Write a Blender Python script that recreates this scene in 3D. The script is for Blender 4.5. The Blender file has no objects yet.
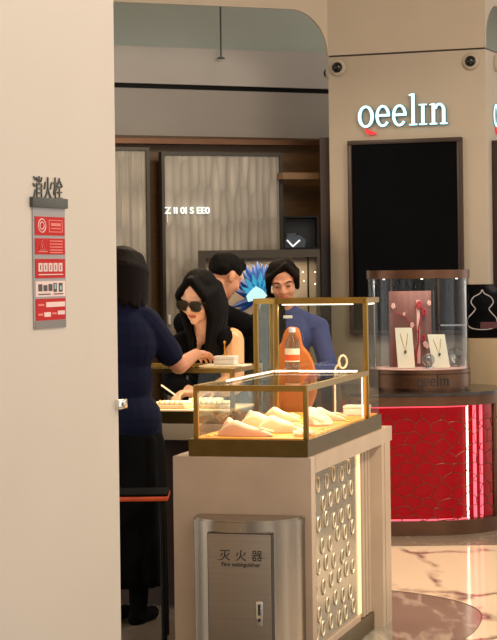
import bpy, bmesh, math, random
from mathutils import Vector, Matrix, Euler
random.seed(7)
C = bpy.context.scene.collection
PI = math.pi
R = math.radians
CAM_H = 1.55
F = 2000.0

def W(px, py, Y):
    """A point of the photograph at real distance Y from the camera -> world metres (level axes, roll undone)."""
    u = (px - 248.5) - 0.0125 * (py - 268); v = (py - 268) + 0.0125 * (px - 248.5)
    return Vector((u * Y / F, Y, CAM_H - v * Y / F))

# ------------------------------------------------------------------ materials
def lin(c):
    return tuple(((x / 255) / 12.92 if x / 255 <= 0.04045 else ((x / 255 + 0.055) / 1.055) ** 2.4) for x in c)

def newmat(name):
    m = bpy.data.materials.new(name); m.use_nodes = True
    nt = m.node_tree; b = nt.nodes['Principled BSDF']
    return m, nt, b

def mat(name, rgb, rough=0.5, metal=0.0, var=0.06, scale=8.0, bump=0.0, coat=0.0, stretch=(1, 1, 1), spec=0.5):
    m, nt, b = newmat(name)
    c = lin(rgb)
    tc = nt.nodes.new('ShaderNodeTexCoord'); mp = nt.nodes.new('ShaderNodeMapping'); mp.inputs['Scale'].default_value = stretch
    nz = nt.nodes.new('ShaderNodeTexNoise'); nz.inputs['Scale'].default_value = scale; nz.inputs['Detail'].default_value = 4
    nt.links.new(tc.outputs['Object'], mp.inputs[0]); nt.links.new(mp.outputs[0], nz.inputs['Vector'])
    rp = nt.nodes.new('ShaderNodeValToRGB')
    rp.color_ramp.elements[0].position = 0.3; rp.color_ramp.elements[1].position = 0.7
    rp.color_ramp.elements[0].color = (*[x * (1 - var) for x in c], 1); rp.color_ramp.elements[1].color = (*[min(1, x * (1 + var)) for x in c], 1)
    nt.links.new(nz.outputs['Fac'], rp.inputs[0]); nt.links.new(rp.outputs[0], b.inputs['Base Color'])
    b.inputs['Roughness'].default_value = rough; b.inputs['Metallic'].default_value = metal
    b.inputs['Coat Weight'].default_value = coat; b.inputs['Specular IOR Level'].default_value = spec
    if bump:
        bp = nt.nodes.new('ShaderNodeBump'); bp.inputs['Strength'].default_value = bump; bp.inputs['Distance'].default_value = 0.01
        nt.links.new(nz.outputs['Fac'], bp.inputs['Height']); nt.links.new(bp.outputs[0], b.inputs['Normal'])
    return m

def emit(name, rgb, strength):
    m, nt, b = newmat(name)
    c = lin(rgb)
    b.inputs['Base Color'].default_value = (*c, 1); b.inputs['Emission Color'].default_value = (*c, 1); b.inputs['Emission Strength'].default_value = strength
    return m

def glass(name, tint=(255, 255, 255), refl=1.0):
    m = bpy.data.materials.new(name); m.use_nodes = True; nt = m.node_tree
    nt.nodes.clear()
    o = nt.nodes.new('ShaderNodeOutputMaterial'); mx = nt.nodes.new('ShaderNodeMixShader'); t = nt.nodes.new('ShaderNodeBsdfTransparent')
    g = nt.nodes.new('ShaderNodeBsdfGlossy'); fr = nt.nodes.new('ShaderNodeFresnel'); fr.inputs['IOR'].default_value = 1.45
    mu = nt.nodes.new('ShaderNodeMath'); mu.operation = 'MULTIPLY'; mu.inputs[1].default_value = refl
    g.inputs['Roughness'].default_value = 0.02; t.inputs['Color'].default_value = (*lin(tint), 1)
    ge = nt.nodes.new('ShaderNodeNewGeometry'); mr = nt.nodes.new('ShaderNodeMapRange'); mr.inputs['To Min'].default_value = 1.45; mr.inputs['To Max'].default_value = 1 / 1.45
    nt.links.new(ge.outputs['Backfacing'], mr.inputs['Value']); nt.links.new(mr.outputs[0], fr.inputs['IOR'])   # a thin sheet, the same from both sides
    nt.links.new(fr.outputs[0], mu.inputs[0]); nt.links.new(mu.outputs[0], mx.inputs[0])
    nt.links.new(t.outputs[0], mx.inputs[1]); nt.links.new(g.outputs[0], mx.inputs[2]); nt.links.new(mx.outputs[0], o.inputs[0])
    return m

def marble(name, base, vein, scale, width, rough=0.12, warp=0.35, stretch=(1.0, 0.5, 1.0), rot=0.6, lo=0.42):
    """veined stone: warped cell edges, broken up by a mask"""
    m, nt, b = newmat(name); N = nt.nodes.new; Lk = nt.links.new
    tc = N('ShaderNodeTexCoord'); mp = N('ShaderNodeMapping'); mp.inputs['Rotation'].default_value = (0, 0, rot); mp.inputs['Scale'].default_value = stretch
    nz = N('ShaderNodeTexNoise'); nz.inputs['Scale'].default_value = scale * 1.6; nz.inputs['Detail'].default_value = 6
    ma = N('ShaderNodeVectorMath'); ma.operation = 'SCALE'; ma.inputs['Scale'].default_value = warp
    ad = N('ShaderNodeVectorMath'); ad.operation = 'ADD'
    vo = N('ShaderNodeTexVoronoi'); vo.feature = 'DISTANCE_TO_EDGE'; vo.inputs['Scale'].default_value = scale
    rp = N('ShaderNodeValToRGB'); rp.color_ramp.elements[0].position = 0.0; rp.color_ramp.elements[1].position = width; rp.color_ramp.elements[0].color = (1, 1, 1, 1); rp.color_ramp.elements[1].color = (0, 0, 0, 1)
    n2 = N('ShaderNodeTexNoise'); n2.inputs['Scale'].default_value = scale * 1.3; n2.inputs['Detail'].default_value = 3
    r2 = N('ShaderNodeValToRGB'); r2.color_ramp.elements[0].position = lo; r2.color_ramp.elements[1].position = lo + 0.16
    mu = N('ShaderNodeMath'); mu.operation = 'MULTIPLY'; mx = N('ShaderNodeMixRGB'); mx.inputs[1].default_value = (*lin(base), 1); mx.inputs[2].default_value = (*lin(vein), 1)
    Lk(tc.outputs['Object'], mp.inputs[0]); Lk(mp.outputs[0], nz.inputs['Vector']); Lk(nz.outputs['Color'], ma.inputs[0]); Lk(mp.outputs[0], ad.inputs[0]); Lk(ma.outputs[0], ad.inputs[1])
    Lk(ad.outputs[0], vo.inputs['Vector']); Lk(vo.outputs['Distance'], rp.inputs[0]); Lk(tc.outputs['Object'], n2.inputs['Vector']); Lk(n2.outputs['Fac'], r2.inputs[0])
    Lk(rp.outputs[0], mu.inputs[0]); Lk(r2.outputs[0], mu.inputs[1]); Lk(mu.outputs[0], mx.inputs[0]); Lk(mx.outputs[0], b.inputs['Base Color'])
    b.inputs['Roughness'].default_value = rough
    return m

def ogee(name, a, c, su, sv, rough=0.45, metal=0.2):
    """stretched cell pattern of a pleated wall panel"""
    m, nt, b = newmat(name)
    tc = nt.nodes.new('ShaderNodeTexCoord'); mp = nt.nodes.new('ShaderNodeMapping'); mp.inputs['Scale'].default_value = (su, 1.0, sv)
    vo = nt.nodes.new('ShaderNodeTexVoronoi'); vo.inputs['Scale'].default_value = 1.0; vo.inputs['Randomness'].default_value = 0.55
    rp = nt.nodes.new('ShaderNodeValToRGB'); rp.color_ramp.elements[0].color = (*lin(c), 1); rp.color_ramp.elements[1].color = (*lin(a), 1)
    rp.color_ramp.elements[0].position = 0.1; rp.color_ramp.elements[1].position = 0.75
    bp = nt.nodes.new('ShaderNodeBump'); bp.inputs['Strength'].default_value = 0.5; bp.inputs['Distance'].default_value = 0.03
    nt.links.new(tc.outputs['Object'], mp.inputs[0]); nt.links.new(mp.outputs[0], vo.inputs['Vector'])
    nt.links.new(vo.outputs['Distance'], rp.inputs[0]); nt.links.new(rp.outputs[0], b.inputs['Base Color'])
    nt.links.new(vo.outputs['Distance'], bp.inputs['Height']); nt.links.new(bp.outputs[0], b.inputs['Normal'])
    b.inputs['Roughness'].default_value = rough; b.inputs['Metallic'].default_value = metal
    return m

M = {}
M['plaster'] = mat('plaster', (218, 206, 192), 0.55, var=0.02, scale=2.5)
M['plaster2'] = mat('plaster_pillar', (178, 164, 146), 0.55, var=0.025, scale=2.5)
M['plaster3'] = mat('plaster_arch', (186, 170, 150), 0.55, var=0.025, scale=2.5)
M['fascia'] = mat('fascia_grey', (188, 181, 174), 0.6, var=0.04, scale=2)
M['fascia2'] = mat('fascia_dark_grey', (160, 153, 146), 0.6, var=0.04, scale=2)
M['sea_glass'] = mat('sea_green_wall', (170, 176, 166), 0.5, var=0.05, scale=1.5)
M['ceil'] = mat('ceiling_white', (225, 215, 200), 0.7, var=0.02)
M['black'] = mat('black_gap', (8, 7, 6), 0.6, spec=0.2)
M['brown'] = mat('walnut_brown', (88, 62, 32), 0.45, var=0.2, scale=6, stretch=(1, 1, 8))
M['tan'] = mat('tan_wood', (142, 98, 56), 0.45, var=0.15, scale=6, stretch=(6, 6, 1))
M['darkbrown'] = mat('dark_brown', (52, 34, 26), 0.4, var=0.1)
M['lattice'] = ogee('pleated_panel', (142, 137, 129), (176, 169, 159), 19, 4.2, 0.45, 0.1)
M['stone'] = mat('kiosk_stone', (172, 149, 127), 0.38, var=0.08, scale=5)
M['stone_grey'] = mat('counter_stone_grey', (172, 156, 138), 0.4, var=0.05, scale=6)
M['brass'] = mat('brushed_brass', (160, 128, 66), 0.32, 1.0, var=0.12, scale=30, stretch=(1, 1, 0.2))
M['bronze'] = mat('bronze', (100, 80, 42), 0.4, 0.9, var=0.1, scale=20)
M['copper'] = mat('copper_bronze', (98, 68, 50), 0.32, 0.7, var=0.12, scale=10, stretch=(1, 1, 5))
M['rim'] = mat('dark_bronze_rim', (98, 68, 50), 0.35, 0.8, var=0.1, scale=12)
M['steel'] = mat('brushed_steel', (158, 147, 134), 0.24, 1.0, var=0.05, scale=14, stretch=(6, 6, 0.15))
M['steel_door'] = mat('brushed_steel_door', (146, 133, 119), 0.45, 0.8, var=0.05, scale=14, stretch=(0.2, 6, 6))
M['chrome'] = mat('chrome', (225, 222, 216), 0.15, 1.0, var=0.02)
M['glass'] = glass('clear_glass', (250, 252, 250), 0.55)
M['glass_curve'] = glass('curved_glass', (244, 247, 250), 0.55)
M['amber'] = mat('amber_leather', (232, 150, 48), 0.5, var=0.12, scale=25, bump=0.1)
M['pad'] = mat('cream_leather', (244, 214, 180), 0.5, var=0.03, scale=10)
M['pad_pink'] = mat('blush_leather', (236, 180, 146), 0.5, var=0.03, scale=10)
M['cream'] = mat('cream_card', (244, 234, 206), 0.5, var=0.02)
M['white'] = mat('white_paint', (238, 234, 226), 0.4, var=0.02)
M['ink'] = mat('dark_lettering', (40, 38, 36), 0.5)
M['orange'] = mat('orange_leather', (240, 124, 24), 0.5, var=0.06, scale=20)
M['led_warm'] = emit('led_warm', (255, 222, 170), 4)
M['led_white'] = emit('led_white', (255, 240, 216), 3)
M['led_pink'] = emit('led_pink', (255, 110, 130), 0.9)
M['sign_face'] = emit('sign_light', (190, 236, 248), 1.15)
M['sign_side'] = emit('sign_side', (50, 120, 136), 0.35)
M['red_tail'] = emit('red_tail', (225, 40, 50), 0.7)
M['screen'] = mat('dark_screen', (8, 8, 10), 0.1, var=0.3, scale=3, spec=0.06)
M['dome'] = mat('black_dome', (16, 14, 16), 0.08)
M['red_plate'] = mat('red_plate', (200, 34, 34), 0.6, spec=0.2, var=0.06)
M['acrylic'] = mat('grey_acrylic', (160, 152, 152), 0.4, var=0.05)
M['sign_bar'] = mat('sign_bar_grey', (74, 74, 68), 0.5)
M['floor'] = marble('floor_stone', (126, 114, 100), (150, 138, 122), 3.0, 0.10, 0.22)
M['floor_cream'] = marble('floor_cream_marble', (234, 214, 184), (104, 92, 84), 1.7, 0.05, 0.1, 0.42, (1.0, 0.5, 1.0), 0.9, 0.40)
M['floor_brown'] = marble('floor_brown_marble', (120, 114, 102), (170, 160, 144), 2.2, 0.10, 0.16, 0.5, (2.0, 0.4, 1), -1.0, 0.36)
M['skin'] = mat('skin', (198, 138, 106), 0.5, var=0.04, scale=20)
M['skin2'] = mat('skin_pale', (236, 184, 152), 0.5, var=0.03, scale=20)
M['lip'] = mat('lips', (190, 96, 82), 0.45)
M['hair'] = mat('black_hair', (8, 5, 4), 0.65, spec=0.1, var=0.5, scale=60, stretch=(1, 1, 0.06), bump=0.4)
M['hair_brown'] = mat('dark_brown_hair', (17, 9, 7), 0.65, spec=0.1, var=0.5, scale=60, stretch=(1, 1, 0.06), bump=0.4)
M['navy'] = mat('navy_cloth', (16, 21, 46), 0.85, spec=0.15, var=0.15, scale=18, bump=0.3)
M['blackcloth'] = mat('black_cloth', (6, 6, 8), 0.9, spec=0.1, var=0.2, scale=15, bump=0.3)
M['bluecloth'] = mat('blue_cloth', (46, 58, 118), 0.75, var=0.1, scale=14, bump=0.3)
M['satin'] = mat('peach_satin', (238, 178, 122), 0.35, var=0.08, scale=14, bump=0.3)
M['eye'] = mat('dark_eye', (26, 16, 14), 0.3)
M['lens'] = mat('smoked_lens', (16, 14, 15), 0.15, spec=0.3)
M['frame_black'] = mat('black_acetate', (8, 8, 9), 0.2)
M['gold'] = mat('gold', (226, 178, 84), 0.22, 1.0, var=0.03)
M['rose'] = mat('rose_panel', (128, 80, 70), 0.45, var=0.08, scale=5)
M['rose_light'] = mat('pale_rose', (240, 190, 176), 0.5, var=0.05)
M['coral'] = mat('coral_red', (168, 40, 50), 0.4, var=0.08)
M['water'] = glass('bottle_clear', (226, 238, 236), 1.6)
M['cap_blue'] = mat('bottle_cap', (214, 226, 232), 0.4)
M['crystal'] = glass('crystal', (220, 224, 220), 2.5)
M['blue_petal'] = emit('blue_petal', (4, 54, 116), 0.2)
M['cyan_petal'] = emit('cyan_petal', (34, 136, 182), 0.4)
M['core_white'] = emit('white_glow', (168, 222, 232), 0.5)
M['niche'] = mat('niche_beige', (150, 138, 122), 0.6, var=0.08, scale=4)
M['niche_blue'] = mat('niche_blue_black', (18, 26, 42), 0.3)
M['olive'] = mat('olive_frame', (46, 39, 29), 0.45)
M['plinth'] = mat('plinth_beige', (164, 142, 110), 0.5, var=0.04, scale=4)
M['outline'] = mat('white_outline', (178, 172, 172), 0.5)
M['beam_light'] = mat('ledge_tan', (128, 98, 68), 0.5, var=0.1)
M['silver_panel'] = mat('silver_panel', (178, 166, 148), 0.16, 0.6, var=0.12, scale=6)
M['orange_edge'] = mat('orange_edge', (190, 72, 34), 0.4)

# red backlit panel (its own lamps glow through the red film)
m, nt, b = newmat('red_backlit')
b.inputs['Base Color'].default_value = (*lin((104, 5, 12)), 1); b.inputs['Roughness'].default_value = 0.3
b.inputs['Emission Color'].default_value = (*lin((214, 4, 22)), 1); b.inputs['Emission Strength'].default_value = 0.33; b.inputs['Specular IOR Level'].default_value = 0.12
M['red_back'] = m

# ------------------------------------------------------------------ mesh builder
class MB:
    def __init__(s): s.bm = bmesh.new(); s.mi = 0
    def _faces(s, fs):
        for f in fs: f.material_index = s.mi
    def box(s, x0, x1, y0, y1, z0, z1, bev=0.0):
        vs = [s.bm.verts.new(p) for p in ((x0, y0, z0), (x1, y0, z0), (x1, y1, z0), (x0, y1, z0), (x0, y0, z1), (x1, y0, z1), (x1, y1, z1), (x0, y1, z1))]
        fs = [s.bm.faces.new([vs[i] for i in q]) for q in ((3, 2, 1, 0), (4, 5, 6, 7), (0, 1, 5, 4), (1, 2, 6, 5), (2, 3, 7, 6), (3, 0, 4, 7))]
        s._faces(fs)
        if bev:
            es = list({e for f in fs for e in f.edges})
            r = bmesh.ops.bevel(s.bm, geom=es, offset=bev, segments=2, affect='EDGES', profile=0.5)
            s._faces(r['faces'])
        return s
    def prism(s, poly, z0, z1, M4=None):
        """poly in xy, extruded z0..z1; M4 places it"""
        T = M4 or Matrix()
        a = [s.bm.verts.new(T @ Vector((x, y, z0))) for x, y in poly]; c = [s.bm.verts.new(T @ Vector((x, y, z1))) for x, y in poly]
        n = len(poly)
        fs = [s.bm.faces.new(a[::-1]), s.bm.faces.new(c)]
        for i in range(n): fs.append(s.bm.faces.new((a[i], a[(i + 1) % n], c[(i + 1) % n], c[i])))
        s._faces(fs); return s
    def ringprism(s, outer, inner, z0, z1, M4=None):
        T = M4 or Matrix(); n = len(outer)
        g = [[s.bm.verts.new(T @ Vector((p[0], p[1], z))) for p in poly] for poly, z in ((outer, z0), (inner, z0), (outer, z1), (inner, z1))]
        fs = []
        for i in range(n):
            j = (i + 1) % n
            fs += [s.bm.faces.new((g[0][j], g[0][i], g[1][i], g[1][j])), s.bm.faces.new((g[2][i], g[2][j], g[3][j], g[3][i])),
                   s.bm.faces.new((g[0][i], g[0][j], g[2][j], g[2][i])), s.bm.faces.new((g[1][j], g[1][i], g[3][i], g[3][j]))]
        s._faces(fs); return s
    def tube(s, pts, r, n=8, closed=False, r1=None):
        pts = [Vector(p) for p in pts]; rings = []; N = len(pts); up = None
        for i, p in enumerate(pts):
            a = pts[(i - 1) % N] if closed or i > 0 else p; c = pts[(i + 1) % N] if closed or i < N - 1 else p
            t = (c - a).normalized()
            if up is None: up = t.orthogonal().normalized()
            up = (up - t * up.dot(t)).normalized(); sd = t.cross(up)
            rr = r if r1 is None else r + (r1 - r) * i / (N - 1)
            rings.append([s.bm.verts.new(p + (up * math.cos(2 * PI * k / n) + sd * math.sin(2 * PI * k / n)) * rr) for k in range(n)])
        fs = []
        for i in range(N if closed else N - 1):
            A, B = rings[i], rings[(i + 1) % N]
            for k in range(n): fs.append(s.bm.faces.new((A[k], A[(k + 1) % n], B[(k + 1) % n], B[k])))
        if not closed: fs += [s.bm.faces.new(rings[0][::-1]), s.bm.faces.new(rings[-1])]
        s._faces(fs); return s
    def lathe(s, prof, c=(0, 0, 0), n=32, sx=1, sy=1, T=None):
        T = T or Matrix.Translation(Vector(c)); rings = []; fs = []
        for r, z in prof:
            if r < 1e-6: rings.append([s.bm.verts.new(T @ Vector((0, 0, z)))])
            else: rings.append([s.bm.verts.new(T @ Vector((r * sx * math.cos(2 * PI * k / n), r * sy * math.sin(2 * PI * k / n), z))) for k in range(n)])
        for A, B in zip(rings, rings[1:]):
            for k in range(n):
                j = (k + 1) % n
                if len(A) == 1 and len(B) == 1: continue
                if len(A) == 1: fs.append(s.bm.faces.new((A[0], B[j], B[k])))
                elif len(B) == 1: fs.append(s.bm.faces.new((A[k], A[j], B[0])))
                else: fs.append(s.bm.faces.new((A[k], A[j], B[j], B[k])))
        s._faces(fs); return s
    def cap(s, p0, p1, r0, r1=None, n=12):
        r1 = r0 if r1 is None else r1
        p0, p1 = Vector(p0), Vector(p1); d = p1 - p0; L = d.length
        q = d.to_track_quat('Z', 'Y').to_matrix().to_4x4() if L > 1e-6 else Matrix()
        prof = [(0, -r0)] + [(r0 * math.cos(a), r0 * math.sin(a)) for a in (-1.1, -0.6, 0)] + [(r1 * math.cos(a), L + r1 * math.sin(a)) for a in (0, 0.6, 1.1)] + [(0, L + r1)]
        return s.lathe(prof, n=n, T=Matrix.Translation(p0) @ q)
    def ell(s, c, r, rot=None, n=20):
        T = Matrix.Translation(Vector(c)) @ (rot.to_4x4() if rot is not None else Matrix()) @ Matrix.Diagonal((*r, 1))
        k = n // 2
        return s.lathe([(0 if i in (0, k) else math.sin(PI * i / k), -math.cos(PI * i / k)) for i in range(k + 1)], n=n, T=T)
    def mesh(s, name, ang=35):
        me = bpy.data.meshes.new(name)
        bmesh.ops.recalc_face_normals(s.bm, faces=s.bm.faces); s.bm.to_mesh(me); s.bm.free()
        me.polygons.foreach_set('use_smooth', [True] * len(me.polygons)); me.set_sharp_from_angle(angle=R(ang))
        return me
    def build(s, name, m, parent=None, loc=(0, 0, 0), rotz=0.0, ang=35):
        return link(name, s.mesh(name, ang), m, parent, loc, rotz)

def link(name, me, m, parent=None, loc=(0, 0, 0), rotz=0.0):
    o = bpy.data.objects.new(name, me); C.objects.link(o)
    for x in (m if isinstance(m, (list, tuple)) else [m]): me.materials.append(M[x] if isinstance(x, str) else x)
    o.location = loc; o.rotation_euler = (0, 0, rotz)
    if parent: o.parent = parent
    return o

def tag(o, label, cat, group=None):
    o['label'] = label; o['category'] = cat
    if group: o['group'] = group
    return o
def thing(name, label, cat, loc=(0, 0, 0), rotz=0.0, group=None):
    o = bpy.data.objects.new(name, None); C.objects.link(o); o.empty_display_size = 0.05
    o.location = loc; o.rotation_euler = (0, 0, rotz)
    return tag(o, label, cat, group)
def struct(o):
    o['kind'] = 'structure'; return o
def dup(root, loc, rotz, label=None, scale=None):
    r = root.copy(); C.objects.link(r); r.location = loc; r.rotation_euler = (0, 0, rotz)
    if label: r['label'] = label
    if scale: r.scale = scale
    for ch in list(root.children):
        c = ch.copy(); C.objects.link(c); c.parent = r
        for g in list(ch.children):
            d = g.copy(); C.objects.link(d); d.parent = c
    return r

def text_mesh(s, size, ext=0.001, width=None, bold=0.0):
    cu = bpy.data.curves.new('txt', 'FONT'); cu.body = s; cu.size = size; cu.extrude = ext; cu.offset = bold; cu.align_x = 'CENTER'; cu.align_y = 'CENTER'
    o = bpy.data.objects.new('txt', cu); C.objects.link(o); bpy.context.view_layer.update()
    dg = bpy.context.evaluated_depsgraph_get(); me = bpy.data.meshes.new_from_object(o.evaluated_get(dg)); bpy.data.objects.remove(o)
    xs = [v.co.x for v in me.vertices]; ys = [v.co.y for v in me.vertices]
    cx, cy = (max(xs) + min(xs)) / 2, (max(ys) + min(ys)) / 2; k = (width / (max(xs) - min(xs))) if width else 1
    me.transform(Matrix.Translation((-cx, -cy, 0))); me.transform(Matrix.Diagonal((k, 1, 1, 1)))
    me.transform(Matrix.Rotation(R(90), 4, 'X'))          # stands upright, reads from -y
    return me

def arc(cx, cy, r, a0, a1, n, ry=None):
    ry = r if ry is None else ry
    return [(cx + r * math.cos(R(a0 + (a1 - a0) * i / n)), cy + ry * math.sin(R(a0 + (a1 - a0) * i / n))) for i in range(n + 1)]

def remeshed(mb, voxel, smooth=6, name='blob'):
    """one continuous surface out of overlapping pieces"""
    me = mb.mesh(name); o = bpy.data.objects.new('tmp', me); C.objects.link(o)
    r = o.modifiers.new('r', 'REMESH'); r.mode = 'VOXEL'; r.voxel_size = voxel
    sm = o.modifiers.new('s', 'SMOOTH'); sm.factor = 0.5; sm.iterations = smooth
    bpy.context.view_layer.update(); dg = bpy.context.evaluated_depsgraph_get()
    out = bpy.data.meshes.new_from_object(o.evaluated_get(dg)); bpy.data.objects.remove(o)
    out.name = name; out.materials.clear()
    out.polygons.foreach_set('use_smooth', [True] * len(out.polygons))
    return out

# ------------------------------------------------------------------ camera, world, lamps
cam = bpy.data.cameras.new('camera'); co = bpy.data.objects.new('camera', cam); C.objects.link(co)
cam.sensor_fit = 'VERTICAL'; cam.sensor_height = 36; cam.lens = F / 640 * 36; cam.shift_y = -(320 - 268) / 640
co.matrix_world = Matrix.Translation((0, 0, CAM_H)) @ Matrix.Rotation(R(90), 4, 'X') @ Matrix.Rotation(-math.atan(0.0125), 4, 'Z')
cam.clip_end = 100
bpy.context.scene.camera = co
sc = bpy.context.scene
sc.view_settings.view_transform = 'Standard'; sc.view_settings.look = 'None'; sc.view_settings.gamma = 1; sc.view_settings.use_curve_mapping = False
sc.view_settings.exposure = 0.0
w = bpy.data.worlds.new('mall_light'); sc.world = w; w.use_nodes = True
wt = w.node_tree; bg = wt.nodes['Background']; bg.inputs[1].default_value = 1.0
tcw = wt.nodes.new('ShaderNodeTexCoord'); nzw = wt.nodes.new('ShaderNodeTexNoise'); nzw.inputs['Scale'].default_value = 2.6; nzw.inputs['Detail'].default_value = 3
rpw = wt.nodes.new('ShaderNodeValToRGB'); rpw.color_ramp.elements[0].position = 0.38; rpw.color_ramp.elements[1].position = 0.66
rpw.color_ramp.elements[0].color = (0.24, 0.215, 0.185, 1); rpw.color_ramp.elements[1].color = (2.1, 1.93, 1.72, 1)
wt.links.new(tcw.outputs['Generated'], nzw.inputs['Vector']); wt.links.new(nzw.outputs['Fac'], rpw.inputs[0]); wt.links.new(rpw.outputs[0], bg.inputs[0])

def area(name, loc, size, power, col, target=None, size_y=None):
    l = bpy.data.lights.new(name, 'AREA'); l.energy = power; l.color = col; l.size = size
    if size_y: l.shape = 'RECTANGLE'; l.size_y = size_y
    o = bpy.data.objects.new(name, l); C.objects.link(o); o.location = loc
    d = (Vector(target) - Vector(loc)) if target else Vector((0, 0, -1))
    o.rotation_euler = d.to_track_quat('-Z', 'Y').to_euler()
    return o
def spot(name, loc, target, power, col, ang=50, rad=0.05, blend=0.6):
    l = bpy.data.lights.new(name, 'SPOT'); l.energy = power; l.color = col; l.spot_size = R(ang); l.spot_blend = blend; l.shadow_soft_size = rad
    o = bpy.data.objects.new(name, l); C.objects.link(o); o.location = loc
    o.rotation_euler = (Vector(target) - Vector(loc)).to_track_quat('-Z', 'Y').to_euler(); return o
WARM = (1, 0.76, 0.5); NEUT = (1, 0.87, 0.72)
area('concourse_fill', (2.2, 9.4, 3.9), 1.6, 110, (1, 0.86, 0.68), (1.0, 10.0, 0))  # unseen fill light over the floor
area('concourse_fill', (1.6, 4.8, 3.9), 1.2, 45, (1, 0.92, 0.82), (-0.6, 6.0, 1.4))  # unseen fill, aimed to brighten the left column
area('shop_lamp', (-0.3, 10.0, 2.85), 0.7, 20, WARM, (-0.2, 9.6, 1.0))
area('shop_lamp', (-0.2, 12.0, 2.85), 0.6, 20, WARM)
spot('floor_fill_spot', (1.4, 9.3, 4.1), (1.0, 10.0, 0), 330, (1, 0.86, 0.66), 40, 0.15)  # unseen spot, added to brighten the cream floor
spot('kiosk_spot', (2.3, 7.3, 3.6), (0.4, 8.1, 0.5), 400, (1, 0.84, 0.62), 34)  # unseen warm spot, aimed to brighten the kiosk's right side

# ------------------------------------------------------------------ setting
fl = MB(); fl.box(-5, 6, -3, 18, -0.1, 0); struct(fl.build('floor', 'floor'))
cream = [W(330, 546, 11.07), W(520, 546, 11.07)]
struct(MB().prism([(0.2, 11.05), (0.2, 6.0), (3.2, 6.0), (3.2, 11.05)], 0, 0.002).build('floor_cream_marble', 'floor_cream'))
def catmull(P, n=8):
    out = []; L = len(P)
    for i in range(L):
        p0, p1, p2, p3 = (Vector(P[(i + k - 1) % L]) for k in range(4))
        for j in range(n):
            t = j / n; out.append(tuple(0.5 * ((2 * p1) + (-p0 + p2) * t + (2 * p0 - 5 * p1 + 4 * p2 - p3) * t * t + (-p0 + 3 * p1 - 3 * p2 + p3) * t ** 3)))
    return out
inl = catmull([(0.1, 9.2), (0.4, 9.56), (0.66, 9.54), (0.914, 9.27), (1.015, 8.93), (0.95, 8.5), (0.8, 8.05), (0.6, 7.2), (0.3, 6.6), (-0.4, 6.6), (-0.7, 7.4), (-0.3, 8.4)])
struct(MB().prism(inl, 0.002, 0.004).build('floor_brown_marble', 'floor_brown'))
struct(MB().ringprism(inl, [(x * 0.994 + 0.001, y + (0.012 if y < 8 else -0.012)) for x, y in inl], 0.002, 0.0046).build('trim_1', 'darkbrown'))
struct(MB().box(-5, 6, 2, 13.2, 4.2, 4.3).build('ceiling', 'ceil'))
struct(MB().box(-5, 6, 17.5, 17.6, 0, 4.3).build('wall_back', 'fascia2'))

# left column close to the camera
KZ = math.atan2(-0.347, 0.938)
col = MB(); col.prism([(-1.0, -2.6), (0, -2.6)] + arc(-0.03, -0.03, 0.03, 0, 90, 6) + [(-1.0, 0)], 0, 4.2)
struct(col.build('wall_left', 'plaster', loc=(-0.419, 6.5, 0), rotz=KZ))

# pillar with the illuminated name, and the arches springing from it
PZ = math.atan2(-0.371, 0.9286); PL = (0.545, 13.3, 0)
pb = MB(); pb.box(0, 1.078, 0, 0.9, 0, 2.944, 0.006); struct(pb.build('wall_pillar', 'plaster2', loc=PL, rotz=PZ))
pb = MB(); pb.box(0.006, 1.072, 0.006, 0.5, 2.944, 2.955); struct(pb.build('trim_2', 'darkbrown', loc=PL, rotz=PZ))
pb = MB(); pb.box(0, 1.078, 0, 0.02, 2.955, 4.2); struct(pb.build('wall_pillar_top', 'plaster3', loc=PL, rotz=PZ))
def vplate(poly, origin, d, thick):
    d = Vector((d[0], d[1], 0)).normalized(); n = Vector((-d.y, d.x, 0))
    T = Matrix(((d.x, 0, n.x, origin[0]), (d.y, 0, n.y, origin[1]), (0, 1, 0, 0), (0, 0, 0, 1)))
    return MB().prism(poly, 0, thick, T)
polyL = [(0, 2.955)] + arc(-0.27, 2.955, 0.27, 0, 90, 14, 0.30) + [(-3.2, 3.262), (-3.2, 4.2), (0, 4.2)]
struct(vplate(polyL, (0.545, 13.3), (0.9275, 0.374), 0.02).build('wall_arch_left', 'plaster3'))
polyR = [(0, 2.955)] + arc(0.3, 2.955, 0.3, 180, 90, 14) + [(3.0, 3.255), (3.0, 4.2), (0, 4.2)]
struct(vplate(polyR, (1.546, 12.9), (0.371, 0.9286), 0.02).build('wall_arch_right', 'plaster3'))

# shop interior behind the arch
FD = (0.9, 0.43)
def fascia(name, z0, z1, m, off=0.0, th=0.2, x0=-3, x1=3.0, org=(0, 14.15)):
    return struct(vplate([(x0, z0), (x1, z0), (x1, z1), (x0, z1)], (org[0], org[1] + off), FD, th).build(name, m))
fascia('wall_fascia_top', 2.835, 3.09, 'fascia')
fascia('trim_3', 2.80, 2.835, 'black', 0.03)
fascia('wall_fascia_bottom', 2.475, 2.80, 'fascia2')
fascia('wall_transom', 3.09, 4.1, 'sea_glass', 0.14, 0.1)
fascia('trim_4', 2.40, 2.475, 'brown', 0.0)
rod = MB(); p = W(221, 58, 14.0); rod.tube([p, p + Vector((0, 0, 0.9))], 0.006, 8); rod.lathe([(0, 0), (0.03, 0), (0.022, 0.012), (0, 0.014)], p - Vector((0, 0, 0.006)), 16)
struct(rod.build('trim_5', 'sign_bar'))
WD = (0.93, 0.37)
struct(vplate([(-3, 0), (2.2, 0), (2.2, 2.42), (-3, 2.42)], (0, 13.75), WD, 0.1).build('wall_shop', 'brown'))

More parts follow.
